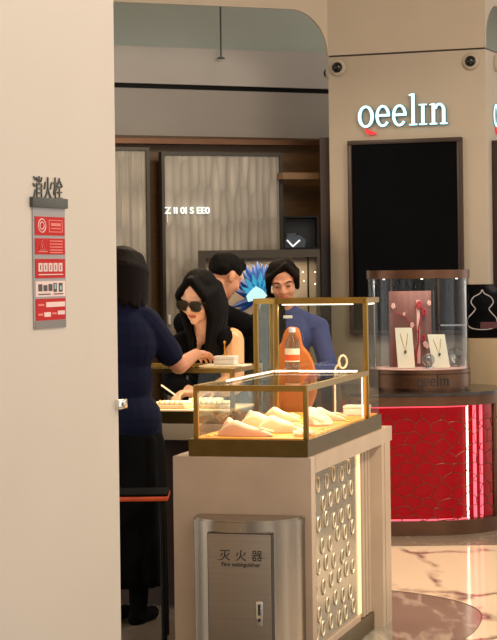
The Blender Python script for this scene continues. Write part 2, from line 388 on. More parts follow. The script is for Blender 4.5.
def framed_panel(name, label, pxl, pxr, ytop, Y, group):
    a = W(pxl, ytop, Y); s0 = 0; d = Vector((WD[0], WD[1], 0)).normalized()
    wd = 0
    for _ in range(30):
        bb = a + d * wd; u = (pxr - 248.5) + 1.4; wd += (u * bb.y / F - bb.x) / d.x * 0.9
    z1 = a.z
    t = thing(name, label, 'wall panel', (a.x, a.y, 0), math.atan2(d.y, d.x), group)
    f = MB(); fw = 0.022
    f.box(0, fw, -0.03, 0.03, 0, z1); f.box(wd - fw, wd, -0.03, 0.03, 0, z1); f.box(fw, wd - fw, -0.03, 0.03, z1 - fw, z1); f.box(fw, wd - fw, -0.03, 0.03, 0, 0.08)
    f.build('frame', 'olive', t)
    p = MB(); n = 24; x0, x1 = fw, wd - fw
    p.prism([(x0, 0.01)] + [(x0 + (x1 - x0) * i / n, -0.012 - 0.005 * (i % 2)) for i in range(n + 1)] + [(x1, 0.01)], 0.08, z1 - fw)
    p.build('pleated_panel', 'lattice', t)
    return t, wd, z1
pan, pw, pz = framed_panel('wall_panel', 'wide pleated silver wall panel with small white lit letters, behind the sunglasses wearer', 160, 281, 152, 13.35, 'pleated wall panels')
framed_panel('wall_panel', 'narrow pleated silver wall panel beside the plastered column', 100, 148, 147, 13.1, 'pleated wall panels')
# small glowing letters on the wide panel
tm = text_mesh('Z II 0I S EE0', 0.062, 0.004, 0.32, 0.0012)
tl = link('neon_lettering', tm, emit('neon_white', (226, 236, 232), 0.85), pan, (0.175, -0.036, 1.55 + 57 * 13.35 / F + 0.01))
MB().box(0.03, 0.037, -0.038, -0.030, 1.86, 1.93).build('neon_tick', M['white'], pan)
hd = MB(); hd.box(0.32, 0.36, -0.05, -0.03, 1.17, 1.29, 0.004)
# brass pull on panel's left stile
MB().box(0.03, 0.045, -0.05, -0.02, 1.18, 1.245, 0.003).build('pull', 'white', pan)

# brown wall ledge and dark upright right of the panel
a = W(283, 171, 13.55)
led = vplate([(0, 0), (0.36, 0), (0.36, 0.045), (0, 0.045)], (a.x, a.y), WD, 0.1); o = led.build('trim_6', 'beam_light'); o.location.z = a.z - 0.055; struct(o)
a = W(149, 176, 13.3); led = vplate([(0, 0), (0.075, 0), (0.075, 2.1), (0, 2.1)], (a.x, a.y + 0.2), WD, 0.05); o = led.build('trim_7', 'tan'); struct(o)
a = W(320, 200, 13.2); struct(MB().box(a.x + 0.012, a.x + 0.10, 13.42, 13.6, 0, 2.42).build('trim_8', 'darkbrown'))
a = W(150, 141, 13.4); led = vplate([(-0.4, 0), (1.3, 0), (1.3, 0.035), (-0.4, 0.035)], (a.x, a.y - 0.05), WD, 0.1); o = led.build('trim_9', 'copper'); o.location.z = a.z - 0.02; struct(o)

# wall showcase with the blue flower
SY = 12.9
a = W(198, 250, SY); c = W(320, 258, SY)
t = thing('wall_showcase', 'long dark framed lit wall showcase behind the two dark haired figures', 'display case', (a.x, SY, 0.0), 0)
wd = c.x - a.x; zt = a.z - 0.004
f = MB(); f.box(0, wd, 0, 0.3, zt - 0.05, zt); f.box(0, 0.05, 0, 0.3, 0.85, zt - 0.05); f.box(wd - 0.02, wd, 0, 0.3, 0.85, zt - 0.05); f.box(0, wd, 0, 0.3, 0.75, 0.85)
f.build('frame', 'olive', t)
MB().box(0.05, wd - 0.02, 0.28, 0.3, 0.85, zt - 0.05).build('back_panel', 'niche', t)
MB().box(0, wd, 0.0, 0.3, 0.0, 0.75).build('base_cabinet', 'brown', t)
ch = MB(); x = wd - 0.075
ch.tube([(x, 0.1, zt - 0.05), (x, 0.1, 1.0)], 0.006, 6); ch.build('dark_rod', 'black', t)
for k, (px, py) in enumerate(((303, 272), (304, 281), (315, 272), (315, 284))):
    q = W(px, py, SY + 0.1); s = MB(); s.lathe([(0, -0.006), (0.006, 0), (0, 0.006)], (q.x - a.x, 0.09, q.z), 8); s.build('light_dot', 'led_white', t)
area('showcase_lamp', (a.x + wd / 2, SY + 0.12, zt - 0.07), 0.05, 4.0, WARM, None)
bpy.data.objects['showcase_lamp'].data.shape = 'RECTANGLE'; bpy.data.objects['showcase_lamp'].data.size = 0.6; bpy.data.objects['showcase_lamp'].data.size_y = 0.1

t = thing('flower_ornament', 'fan of glossy blue petals around a white glowing heart in the wall showcase', 'ornament', W(256, 300, SY + 0.12), 0)
ctr = W(259, 297, SY + 0.12) - t.location
petals = [(-165, 27), (-172, 20), (-150, 27), (-138, 32), (-122, 31), (-112, 37), (-100, 34), (-92, 36), (-84, 34), (-76, 34), (-66, 36), (-55, 30), (160, 30), (145, 26)]
for i, (ang, L) in enumerate(petals):
    L *= SY / F; d = Vector((math.cos(R(-ang)), 0, math.sin(R(-ang)))); sd = Vector((-d.z, 0, d.x)); wv = 0.021
    mb = MB(); prof = [(0.12, 0.4), (0.45, 1.0), (0.75, 0.8), (1.0, 0.05)]
    rows = []
    yo = 0.012 * (i % 3)
    for f_, ww in prof:
        rows.append([mb.bm.verts.new(ctr + d * (L * f_) + sd * (wv * ww * e) + Vector((0, yo + (0.0 if e == 0 else 0.012) + bk, 0))) for e, bk in ((-1, 0), (0, 0), (1, 0), (1, 0.004), (-1, 0.004))])
    for A, B in zip(rows, rows[1:]):
        for k in range(5): mb.bm.faces.new((A[k], A[(k + 1) % 5], B[(k + 1) % 5], B[k]))
    mb.bm.faces.new(rows[0]); mb.bm.faces.new(rows[-1])
    mb.build('petal', 'blue_petal', t)
for ang, L in ((-150, 21), (-125, 24), (-105, 25), (-85, 27), (-65, 26), (-45, 22)):
    L *= SY / F; d = Vector((math.cos(R(-ang)), 0, math.sin(R(-ang)))); sd = Vector((-d.z, 0, d.x)); mb = MB()
    pts = [ctr + d * L * 0.1 + sd * 0.012, ctr + d * L * 0.55 + sd * 0.022, ctr + d * L, ctr + d * L * 0.55 - sd * 0.022, ctr + d * L * 0.1 - sd * 0.012]
    A = [mb.bm.verts.new(p + Vector((0, -0.018, 0))) for p in pts]; B = [mb.bm.verts.new(p + Vector((0, -0.008, 0))) for p in pts]
    mb.bm.faces.new(A); mb.bm.faces.new(B[::-1])
    for k in range(5): mb.bm.faces.new((A[k], A[(k + 1) % 5], B[(k + 1) % 5], B[k]))
    mb.build('inner_petal', 'cyan_petal', t)
mb = MB(); q = [W(246, 296, SY) - W(259, 297, SY), W(251, 290, SY) - W(259, 297, SY), W(256, 286, SY) - W(259, 297, SY), W(263, 290, SY) - W(259, 297, SY), W(268, 297, SY) - W(259, 297, SY), W(248, 302, SY) - W(259, 297, SY)]
mb.prism([(v.x, v.z) for v in q], 0.02, 0.03, Matrix.Translation(ctr) @ Matrix.Rotation(R(90), 4, 'X')); mb.build('glowing_heart', 'core_white', t)

# dark niche with a V-shaped necklace
NY = 13.0; a = W(283, 216, NY); c = W(319, 249, NY)
t = thing('wall_niche', 'small blue-black display niche on top of the long wall showcase', 'display case', (a.x, NY, 0), 0)
wd = c.x - a.x; z0, z1 = max(c.z, zt + 0.0135), a.z
f = MB(); f.box(0, wd, 0, 0.28, z1 - 0.012, z1); f.box(0, 0.012, 0, 0.28, z0, z1 - 0.012); f.box(wd - 0.012, wd, 0, 0.28, z0, z1 - 0.012); f.box(0, wd, 0, 0.28, z0 - 0.012, z0); f.build('frame', 'black', t)
MB().box(0.012, wd - 0.012, 0.27, 0.28, z0, z1 - 0.012).build('back_panel', 'niche_blue', t)
t = thing('necklace_bust', 'white V-shaped necklace on a dark stand in the blue-black niche', 'necklace', (a.x, NY, 0), 0)
q0, q1, q2 = W(287, 240, NY) - t.location, W(293, 246.4, NY) - t.location, W(300, 240, NY) - t.location
for v in (q0, q1, q2): v.y = 0.02
mb = MB(); mb.tube([q0, q0 * 0.1 + q1 * 0.9, q1, q2 * 0.1 + q1 * 0.9, q2], 0.0055, 8); mb.build('chain', emit('self_glowing_silver', (226, 232, 236), 0.6), t)  # the chain's brightness is put in as emission
mb = MB(); mb.prism([(q0.x - 0.010, z0 + 0.001), (q2.x + 0.03, z0 + 0.001), (q2.x + 0.04, q0.z + 0.0), (q2.x, q0.z + 0.03), (q0.x, q0.z + 0.03), (q0.x - 0.012, q0.z)], -0.07, -0.04, Matrix.Rotation(R(90), 4, 'X')); mb.build('stand', mat('slate_stand', (44, 56, 72), 0.5), t)
mb = MB(); mb.box(q0.x - 0.0, q2.x - 0.02, 0.2, 0.21, q0.z + 0.035, q0.z + 0.047); mb.build('card', mat('grey_card', (120, 130, 146), 0.5), t)

# ------------------------------------------------------------------ notice on the left column
t = thing('hydrant_notice', 'tall narrow red fire hydrant notice fixed to the left plaster column', 'sign', (-0.419, 6.5, 0), KZ)
# local: y along the wall, x out of the wall
def onwall(me, name, m, y, z, x=0.004):
    me.transform(Matrix.Rotation(R(90), 4, 'Z')); return link(name, me, m, t, (x, y, z))
sy0, sy1 = -0.632, -0.412; sw = sy1 - sy0
MB().box(0.0005, 0.012, sy0 - 0.014, sy1 + 0.006, 1.738, 1.768, 0.002).build('header_bar', 'sign_bar', t)
MB().box(0.0005, 0.003, sy0, sy1, 1.377, 1.738).build('backing', 'acrylic', t)
onwall(text_mesh('消火栓', 0.074, 0.0015, 0.20), 'lettering', 'sign_bar', (sy0 + sy1) / 2 - 0.004, 1.797, 0.003)
def zz(py): return 1.55 - (py - 2.5 - 268) * 6.02 / F
reds = [(217, 235.5), (238.5, 254.5), (259, 278), (298.5, 320)]
plates = []
for a_, b_ in reds:
    plates.append(MB().box(0.003, 0.0045, sy0 + 0.012, sy1 - 0.006, zz(b_), zz(a_)).build('red_plate', 'red_plate', t))
pinkw = mat('pale_pink_print', (246, 214, 206), 0.5)
salmon = mat('salmon_print', (236, 128, 116), 0.5)
def deco(parent, m, rects, name='print'):
    for y0, y1, pa, pb_ in rects:
        o = MB().box(0.0045, 0.0052 + 0.0004 * (name == 'pictogram_detail'), sy0 + sw * y0, sy0 + sw * y1, zz(pb_), zz(pa)).build(name, m, t); o.parent = parent
# plate 1: ring pictogram and framed word field
mb = MB(); cy_, cz_ = sy0 + sw * 0.26, zz(226)
for r_ in (0.020, 0.011): mb.tube([(0.005, cy_ + 1.25 * r_ * math.cos(R(k * 20)), cz_ + r_ * math.sin(R(k * 20))) for k in range(18)], 0.0018, 6, closed=True)
mb.build('pictogram_ring', pinkw, plates[0])
deco(plates[0], salmon, [(0.47, 0.9, 220, 220.8), (0.47, 0.9, 231.5, 232.3), (0.47, 0.49, 220, 232), (0.88, 0.9, 220, 232), (0.54, 0.84, 223, 226), (0.54, 0.84, 228, 229)])
mb = MB(); mb.tube([(0.005, cy_ - 0.018, zz(250)), (0.005, cy_, zz(241)), (0.005, cy_ + 0.018, zz(250))], 0.002, 6, closed=True); mb.tube([(0.005, cy_, zz(249)), (0.005, cy_, zz(244))], 0.002, 6); mb.build('warning_triangle', salmon, plates[1])
deco(plates[1], salmon, [(0.5, 0.9, a_, a_ + 1.1) for a_ in (240.5, 243.5, 246.5, 249.5, 252)] + [(0.15, 0.42, 251, 252.2)])
deco(plates[2], pinkw, [(0.14 + 0.155 * k, 0.26 + 0.155 * k, 263, 271.5) for k in range(5)] + [(0.14, 0.9, 274, 275)])
gz = mat('grey_print', (120, 96, 96), 0.5)
deco(plates[2], gz, [(0.18 + 0.155 * k, 0.22 + 0.155 * k, 265, 270) for k in range(5)], 'pictogram')
strip = MB().box(0.003, 0.0045, sy0 + 0.012, sy1 - 0.006, zz(296.5), zz(281)).build('picture_strip', pinkw, t)
deco(strip, mat('dark_print', (74, 60, 58), 0.5), [(0.13 + 0.155 * k, 0.25 + 0.155 * k, 284 + (k % 2), 291) for k in range(3)] + [(0.595, 0.70, 283, 292), (0.76, 0.88, 283, 292), (0.13, 0.5, 293.5, 294.6), (0.6, 0.9, 293.5, 294.6)], 'pictogram')
deco(strip, mat('teal_print', (150, 196, 200), 0.5), [(0.62, 0.67, 284, 289), (0.79, 0.85, 286, 290)], 'pictogram_detail')
deco(plates[3], pinkw, [(0.36, 0.95, 302, 307), (0.30, 0.50, 312, 316.5), (0.72, 0.94, 311, 315)])
deco(plates[3], salmon, [(0.12, 0.30, 303.5, 305.5), (0.12, 0.26, 313, 315), (0.55, 0.68, 312.5, 314.5)], 'small_print')
MB().box(0.003, 0.0045, sy0 + 0.006, sy1 - 0.004, zz(328), zz(320.5)).build('footer_plate', mat('footer_grey', (132, 124, 120), 0.5), t)
t = thing('edge_bracket', 'small brushed metal bracket clamped on the edge of the left plaster column', 'bracket', (-0.419, 6.5, 1.114), KZ)
MB().box(-0.004, 0.014, -0.05, 0.02, -0.016, 0.016, 0.003).build('clamp', 'chrome', t)
mb = MB(); mb.lathe([(0, 0), (0.007, 0), (0.006, 0.004), (0, 0.004)], n=14, T=Matrix.Translation((0.014, -0.02, 0)) @ Matrix.Rotation(R(90), 4, 'Y')); mb.build('screw', 'steel', t)

# ------------------------------------------------------------------ pillar: sign, screen, cameras
def sign_letters():
    """serif letters as outlines in local x (width 1) / z (baseline 0); returns list of (name, polys)"""
    n = 28; out = []
    def ring(cx, cz, rx, rz, ix, iz, a0=0, a1=360):
        return ([(cx + rx * math.cos(R(a0 + (a1 - a0) * i / n)), cz + rz * math.sin(R(a0 + (a1 - a0) * i / n))) for i in range(n + 1)],
                [(cx + ix * math.cos(R(a0 + (a1 - a0) * i / n)), cz + iz * math.sin(R(a0 + (a1 - a0) * i / n))) for i in range(n + 1)])
    xh = 0.222
    out.append(('o', [('ring', *ring(0.09, xh / 2, 0.09, xh / 2 + 0.008, 0.052, xh / 2 - 0.018))]))
    for x0 in (0.198, 0.383):
        cx = x0 + 0.082
        out.append(('e', [('arc', *ring(cx, xh / 2, 0.082, xh / 2 + 0.006, 0.048, xh / 2 - 0.02, 8, 322)), ('poly', [(cx - 0.06, xh * 0.47), (cx + 0.08, xh * 0.47), (cx + 0.08, xh * 0.59), (cx - 0.06, xh * 0.59)])]))
    def serif(x, z, w=0.045): return ('poly', [(x - w, z), (x + w, z), (x + w, z + 0.016), (x - w, z + 0.016)])
    def stem(x, z0, z1, w=0.019): return ('poly', [(x - w, z0), (x + w, z0), (x + w, z1), (x - w, z1)])
    out.append(('l', [stem(0.617, 0, 0.335), serif(0.617, 0), ('poly', [(0.572, 0.312), (0.617, 0.312), (0.617, 0.34), (0.572, 0.328)])]))
    out.append(('i', [stem(0.725, 0, xh), serif(0.725, 0), serif(0.725, xh - 0.016)]))
    a_, b_ = ring(0.905, xh - 0.075, 0.066, 0.078, 0.03, 0.052, 0, 165)
    out.append(('n', [stem(0.84, 0, xh), serif(0.84, 0, 0.042), ('poly', [(0.797, xh - 0.018), (0.84, xh - 0.018), (0.84, xh), (0.797, xh - 0.008)]), stem(0.952, 0, xh - 0.07), serif(0.952, 0, 0.042), ('arc', a_, b_)]))
    return out
def add_letter(mb, pieces, k, y0, y1):
    T = Matrix(((k, 0, 0, 0), (0, 0, -1, 0), (0, k, 0, 0), (0, 0, 0, 1)))   # poly (x, z) -> x, z; depth along y
    for kind, *a in pieces:
        if kind == 'poly': mb.prism(a[0], -y1, -y0, T)
        elif kind == 'ring': mb.ringprism(a[0][:-1], a[1][:-1], -y1, -y0, T)
        else: mb.prism(a[0] + a[1][::-1], -y1, -y0, T)
def letter_sign(name, label, loc, rotz, k, face, side, tail, off=0.012, th=0.03):
    t = thing(name, label, 'sign', loc, rotz)
    for nm, pieces in sign_letters():
        b_ = MB(); add_letter(b_, pieces, k, -off, 0.0 if side is None else -0.001); o = b_.build('letter', side or face, t)
        if side is not None:
            f_ = MB(); add_letter(f_, pieces, k, -off - 0.004, -off - 0.0005); f_.build('lit_face', face, o)
    if tail:
        b_ = MB(); b_.prism([(0.075, -0.012), (0.19, -0.068), (0.175, -0.085), (0.10, -0.075)], 0.001, off + 0.004, Matrix(((k, 0, 0, 0), (0, 0, -1, 0), (0, k, 0, 0), (0, 0, 0, 1)))); b_.build('red_tail', tail, t)
    return t
Rp = Matrix.Rotation(PZ, 4, 'Z')
def on_pillar(s, y, z): return Vector(PL) + Rp @ Vector((s, y, z))
letter_sign('illuminated_sign', 'illuminated pale blue shop name with red tail on the pillar above the dark screen', on_pillar(0.216, 0, 2.468), PZ, 0.616, 'sign_face', 'sign_side', 'red_tail', 0.03)
letter_sign('illuminated_sign', 'pale blue lit shop name on the far side face of the pillar', Vector((1.546, 12.9, 0)) + Rp @ Vector((0.0, 0.16, 2.46)), PZ + PI / 2, 0.616, 'sign_face', 'sign_side', 'red_tail', 0.006)
def screen(name, label, loc, rotz, wd, z0, z1):
    t = thing(name, label, 'screen', loc, rotz); f = MB(); fw = 0.028
    f.box(0, wd, -0.05, -0.001, z1 - fw, z1, 0.003); f.box(0, wd, -0.05, -0.001, z0, z0 + fw, 0.003); f.box(0, fw, -0.05, -0.001, z0 + fw, z1 - fw, 0.003); f.box(wd - fw, wd, -0.05, -0.001, z0 + fw, z1 - fw, 0.003)
    f.build('frame', 'darkbrown', t); MB().box(fw, wd - fw, -0.03, -0.002, z0 + fw, z1 - fw).build('screen_panel', 'screen', t)
screen('wall_screen', 'tall dark screen in a brown frame on the front of the pillar', on_pillar(0.145, 0, 0), PZ, 0.775, 1.1, 2.38)
screen('wall_screen', 'dark brown framed screen on the far side face of the pillar', Vector((1.546, 12.9, 0)) + Rp @ Vector((0.0, 0.12, 0)), PZ + PI / 2, 0.7, 1.1, 2.36)
def dome(label, loc, rotz):
    t = thing('security_camera', label, 'camera', loc, rotz, 'round cameras on the pillar')
    T = Matrix.Rotation(R(90), 4, 'X')
    MB().lathe([(0, 0.001), (0.056, 0.001), (0.056, 0.012), (0.048, 0.022), (0.036, 0.024), (0.036, 0.004), (0, 0.004)], n=28, T=T).build('ring_housing', 'plaster2', t)
    MB().lathe([(0.036, 0.012), (0.034, 0.03), (0.026, 0.042), (0.012, 0.05), (0, 0.052)], n=24, T=T).build('lens_dome', 'dome', t)
dome('round camera at the top left of the pillar front, beside the arch', on_pillar(0.072, 0, 2.872), PZ)
dome('round camera at the top right of the pillar front, above the shop name', on_pillar(0.982, 0, 2.868), PZ)
dome('round camera seen edge-on on the arch side of the pillar', on_pillar(0.0, 0.062, 2.845), PZ - PI / 2)
dome('round camera on the far side face of the pillar at the photo edge', on_pillar(1.078, 0.25, 2.875), PZ + PI / 2)

# ------------------------------------------------------------------ kiosk
NC = (0.2205, 7.34, 0); RZ = -math.atan2(0.2674, 0.9638); KR = Matrix.Rotation(RZ, 4, 'Z')
def K(x, y, z=0.0): return Vector(NC) + KR @ Vector((x, y, z))
t = thing('display_kiosk', 'pale stone display kiosk carrying the glass jewellery case beside the steel extinguisher box', 'counter', NC, RZ)
b_ = MB(); b_.box(-0.5325, 0, 0, 0.067, 0, 0.85, 0.003); b_.box(-0.5325, -0.06, 0.067, 1.45, 0, 0.788); b_.build('body', 'stone', t)
b_ = MB(); b_.prism([(-0.06, 1.24), (0, 1.27), (0, 1.32), (-0.012, 1.325), (-0.012, 1.335), (0, 1.34), (0, 1.45), (-0.06, 1.45)], 0, 0.788); b_.build('end_post', 'stone', t)
b_ = MB(); b_.box(-0.5325, 0.0, 0.067, 1.494, 0.788, 0.85); b_.build('top_slab', 'stone', t)
b_ = MB()
for k in range(1, 4):
    y = 1.0 + 0.06 * k; b_.prism([(-0.06, y), (-0.042, y + 0.008), (-0.042, y + 0.04), (-0.06, y + 0.05)], 0.08, 0.788)
b_.build('fluted_strip', 'stone', t)
MB().box(-0.06, -0.034, 0.067, 1.24, 0.0, 0.078, 0.002).build('bronze_skirting', 'bronze', t)
MB().box(-0.06, -0.040, 0.067, 1.0, 0.078, 0.10).build('sill', 'stone', t)
b_ = MB(); b_.box(-0.06, -0.052, 0.067, 1.0, 0.10, 0.788); b_.mi = 1; random.seed(3)
for r_ in range(8):
    for c_ in range(7):
        y = 0.12 + 0.13 * c_ + (0.065 if r_ % 2 else 0) + random.uniform(-0.016, 0.016); z = 0.15 + 0.082 * r_ + random.uniform(-0.012, 0.012)
        if y > 0.95: continue
        tl = R(-14 + random.uniform(-10, 8)); pts = []
        for q in range(12):
            a_ = R(30 * q); dy, dz = 0.024 * math.cos(a_), 0.029 * math.sin(a_); pts.append((-0.0495, y + dy * math.cos(tl) - dz * math.sin(tl), z + dy * math.sin(tl) + dz * math.cos(tl)))
        b_.tube(pts, 0.0036, 6, closed=True)
b_.build('mirror_panel', ['silver_panel', mat('pearl_relief', (208, 194, 168), 0.3, 0.4, var=0.05)], t)
MB().box(-0.060, -0.046, 1.000, 1.048, 0.10, 0.785, 0.004).build('painted_glow_flute', emit('painted_glow_flute', (255, 224, 172), 0.72), t)  # light on the first flute, put in as a glow of its own
MB().box(-0.052, -0.044, 0.075, 0.99, 0.778, 0.784).build('light_strip', 'led_warm', t)

A_, B_, Cc, E_, D_ = (-0.412, 1.09), (-0.024, 1.09), (-0.024, 1.325), (-0.50, 1.345), (-0.515, 1.14)
TP = [A_, B_, Cc, E_, D_]
t = thing('glass_display_case', 'brass framed stepped glass jewellery case on the pale stone kiosk', 'display case', K(0, 0, 0.85), RZ)
def up(z): return z - 0.85
b_ = MB(); b_.prism([(-0.472, 0.008), (-0.0135, 0.008), (-0.0135, 1.34), (-0.52, 1.36), (-0.53, 1.13), (-0.472, 1.06)], 0.0008, up(0.913)); b_.build('base', 'bronze', t)
b_ = MB(); b_.prism([(-0.455, 0.022), (-0.028, 0.022), (-0.028, 1.325), (-0.5, 1.343), (-0.51, 1.14), (-0.455, 1.08)], up(0.913), up(0.918)); b_.build('floor_pad', 'amber', t)
def post(mb, p, z0, z1, wd=0.018, wy=0.018): mb.box(p[0] - wd / 2, p[0] + wd / 2, p[1] - wy / 2, p[1] + wy / 2, up(z0), up(z1), 0.002)
def bar(mb, p, q, z0, z1, wd=0.018):
    d = (Vector(q) - Vector(p)).normalized(); n_ = Vector((-d.y, d.x)) * wd / 2; p, q = Vector(p), Vector(q)
    mb.prism([tuple(p + n_), tuple(p - n_), tuple(q - n_), tuple(q + n_)], up(z0), up(z1))
FLp, FRp, BLp = (-0.447, 0.03), (-0.0245, 0.03), (-0.43, 1.09)
for p in (FLp, FRp): mb = MB(); post(mb, p, 0.913, 1.114); mb.build('post', 'brass', t)
for p in (A_, B_, E_, D_): mb = MB(); post(mb, p, 0.913, 1.418, 0.02, 0.02); mb.build('post', 'brass', t)
for p, q in ((FLp, FRp), (FRp, B_), (FLp, BLp)): mb = MB(); bar(mb, p, q, 1.092, 1.114); mb.build('top_rail', 'brass', t)
for i in range(5): mb = MB(); bar(mb, TP[i], TP[(i + 1) % 5], 1.396, 1.418, 0.02); mb.build('top_rail', 'brass', t)
def pane(p, q, z0, z1, name='glass_pane'):
    mb = MB(); bar(mb, p, q, z0, z1, 0.004); return mb.build(name, 'glass', t)
pane(FLp, FRp, 0.918, 1.092); pane(FRp, B_, 0.918, 1.092); pane(FLp, BLp, 0.918, 1.092)
MB().box(-0.425, -0.03, 0.036, 1.08, up(1.104), up(1.110)).build('glass_top', 'glass', t)
pane(A_, B_, 1.114, 1.396)
pane(B_, Cc, 0.918, 1.396); pane(Cc, E_, 0.918, 1.396); pane(E_, D_, 0.918, 1.396); pane(D_, A_, 0.918, 1.396)
MB().prism(TP, up(1.410), up(1.414)).build('glass_lid', 'glass', t)
mb = MB(); mb.box(-0.415, -0.06, 1.074, 1.081, up(1.1105), up(1.1145)); mb.build('light_strip', 'led_white', t)
mb = MB(); mb.box(-0.423, -0.419, 0.35, 1.075, up(1.1105), up(1.1135)); mb.build('light_strip', 'led_white', t)
mb = MB(); mb.box(-0.39, -0.08, 1.104, 1.109, up(1.390), up(1.394)); mb.build('light_strip', 'led_white', t)
mb = MB(); mb.box(-0.036, -0.030, 1.11, 1.3, up(1.388), up(1.394)); mb.build('light_strip', 'led_white', t)
mb = MB(); mb.box(-0.040, -0.036, 1.070, 1.075, up(0.918), up(1.09)); mb.build('light_strip', 'led_warm', t)
def case_lamp(x, y, z, sx, sy, pw):
    o = area('case_lamp', K(x, y, z), sx, pw, (1, 0.78, 0.5)); o.data.shape = 'RECTANGLE'; o.data.size_y = sy; o.rotation_euler = (0, 0, RZ)
case_lamp(-0.22, 0.3, 1.088, 0.34, 0.5, 2.3)
case_lamp(-0.22, 0.85, 1.088, 0.34, 0.4, 2.0)
case_lamp(-0.25, 1.22, 1.385, 0.3, 0.15, 1.5)

# cushions in the case
def make_pad(label, m):
    t = thing('jewellery_cushion', label, 'cushion', (0, 0, 0), 0, 'cushions in the glass case')
    L, D, H = 0.19, 0.12, 0.058; n = 20; mb = MB(); rows = []
    sect = [(-1.0, 0.0), (-1.0, 0.35), (-0.97, 0.72), (-0.88, 0.93), (-0.72, 1.0), (-0.4, 0.97), (0.0, 0.82), (0.45, 0.6), (0.85, 0.4), (1.0, 0.22), (1.0, 0.0)]
    for v, hf in sect:
        row = []
        for i in range(n + 1):
            q = i / n; h_ = min((q / 0.30), 1) ** 0.6 if q < 0.36 else max(0, (1 - q) / 0.64) ** 0.85
            h_ = 0.06 + 0.94 * h_ + 0.05 * math.sin(9 * q)
            row.append(mb.bm.verts.new(((q - 0.5) * L + 0.03 * (v + 1) * (0.5 - q), v * D / 2 * (0.72 + 0.28 * math.sin(PI * q)), H * h_ * hf + 0.001)))
        rows.append(row)
    for k, (A, B) in enumerate(zip(rows, rows[1:])):
        mb.mi = 0 if k < 2 else 1  # upper faces get cream: light from above put into the colour
        for i in range(n): mb._faces([mb.bm.faces.new((A[i], A[i + 1], B[i + 1], B[i]))])
    mb.bm.faces.new([r_[0] for r_ in rows]); mb.bm.faces.new([r_[-1] for r_ in rows][::-1]); mb.bm.faces.new(rows[0][::-1] + rows[-1])
    mb.build('pad', [m, 'pad'], t, ang=50)
    bd = MB(); P_ = [(0.052 + 0.01 * k, -0.052 + 0.02 * k, 0.034 - 0.006 * k) for k in range(4)]
    bd.tube(P_, 0.005, 6); bd.build('band', 'cream', t)
    return t
p0 = make_pad('blush wedge cushion lying at the front left of the glass case', 'pad_pink')
p0.location = K(-0.277, 0.14, 0.9185); p0.rotation_euler.z = RZ - 0.05; p0.scale = (1.18, 1.0, 0.98)
pads = [(-0.19, 0.315, 0.1, 'blush wedge cushion right behind the front left one in the glass case', (1.0, 1.0, 1.1)),
        (-0.30, 0.50, 0.05, 'cream cushion in the second row of the glass case, left of the long cushion', (1.15, 1.0, 1.1)),
        (-0.135, 0.71, -1.2, 'long blush cushion along the right pane of the glass case', (1.3, 0.85, 1.1)),
        (-0.15, 0.93, -0.1, 'cream cushion in front of the step of the glass case', (0.9, 0.9, 0.9)),
        (-0.385, 0.345, 0.0, 'small cream cushion along the left pane of the glass case', (0.5, 0.9, 0.9)),
        (-0.385, 0.655, 0.1, 'small cream cushion further back along the left pane of the glass case', (0.55, 0.9, 1.0)),
        (-0.327, 0.85, 0.1, 'cushion furthest back on the left of the low glass case', (0.85, 0.9, 1.0)),
        ]
for x, y, a_, lb, s_ in pads:
    dup(p0, K(x, y, 0.9185), RZ + a_, lb, s_)
# pearl strand heaped at the front corner
mb = MB(); random.seed(5)
for k in range(46):
    a_ = random.random() * 2 * PI; q = random.random() ** 0.5; z = 0.008 + 0.03 * (1 - q) * random.random()
    mb.ell((0.035 * q * math.cos(a_), 0.075 * q * math.sin(a_), z), (0.008, 0.008, 0.008), n=8)
o = mb.build('pearl_strand', 'cream', loc=K(-0.072, 0.17, 0.9195), rotz=RZ + 0.1); tag(o, 'heap of cream pearl strands by the right pane of the glass case', 'jewellery')
# small gold rings lying on the amber floor
rg = MB(); rg.tube([(0.011 * math.cos(R(k * 20)), 0.011 * math.sin(R(k * 20)), 0) for k in range(18)], 0.0022, 6, closed=True); me = rg.mesh('gold_ring')
me.materials.append(M['gold'])
def ring(x, y, z, rx, label):
    o = bpy.data.objects.new('gold_ring', me); C.objects.link(o); o.location = K(x, y, z); o.rotation_euler = (rx, 0, RZ + x * 9); tag(o, label, 'ring', 'gold rings in the glass case')
ring(-0.415, 0.09, 0.9205, 0, 'gold ring lying nearest the front left brass post of the glass case')
ring(-0.395, 0.13, 0.9205, 0, 'gold ring lying just left of the front blush cushion')
ring(-0.055, 0.45, 0.9205, 0, 'gold ring lying on the amber floor between pearls and long cushion')
ring(-0.05, 0.86, 0.9205, 0, 'gold ring lying near the back end of the right pane')
# small white box at the back of the case
t = thing('jewellery_box', 'small white jewellery box at the back right of the glass case', 'box', K(-0.09, 1.2, 0.918), RZ)
MB().box(-0.05, 0.05, -0.045, 0.045, 0.0005, 0.03, 0.003).build('box_body', 'white', t); MB().box(-0.052, 0.052, -0.047, 0.047, 0.0305, 0.042, 0.003).build('lid', 'white', t)
# ring on a thin stand
t = thing('ring_stand', 'slim stand holding one big gold ring upright in the tall part of the glass case', 'stand', K(-0.185, 1.2, 0.9185), RZ)
mb = MB(); mb.lathe([(0, 0), (0.025, 0), (0.025, 0.006), (0.006, 0.012), (0, 0.012)], n=20); mb.build('foot', 'white', t)
mb = MB(); mb.tube([(0, 0, 0.01), (0, 0, 0.18), (0.004, 0, 0.2), (0.016, 0, 0.215), (0.026, 0, 0.222)], 0.004, 8); mb.build('stem', 'cream', t)
mb = MB(); mb.tube([(0.036 + 0.015 * math.cos(R(k * 15)), 0.010 * math.cos(R(k * 15)), 0.226 + 0.027 * math.sin(R(k * 15))) for k in range(24)], 0.0045, 8, closed=True); mb.build('ring', 'cream', t)
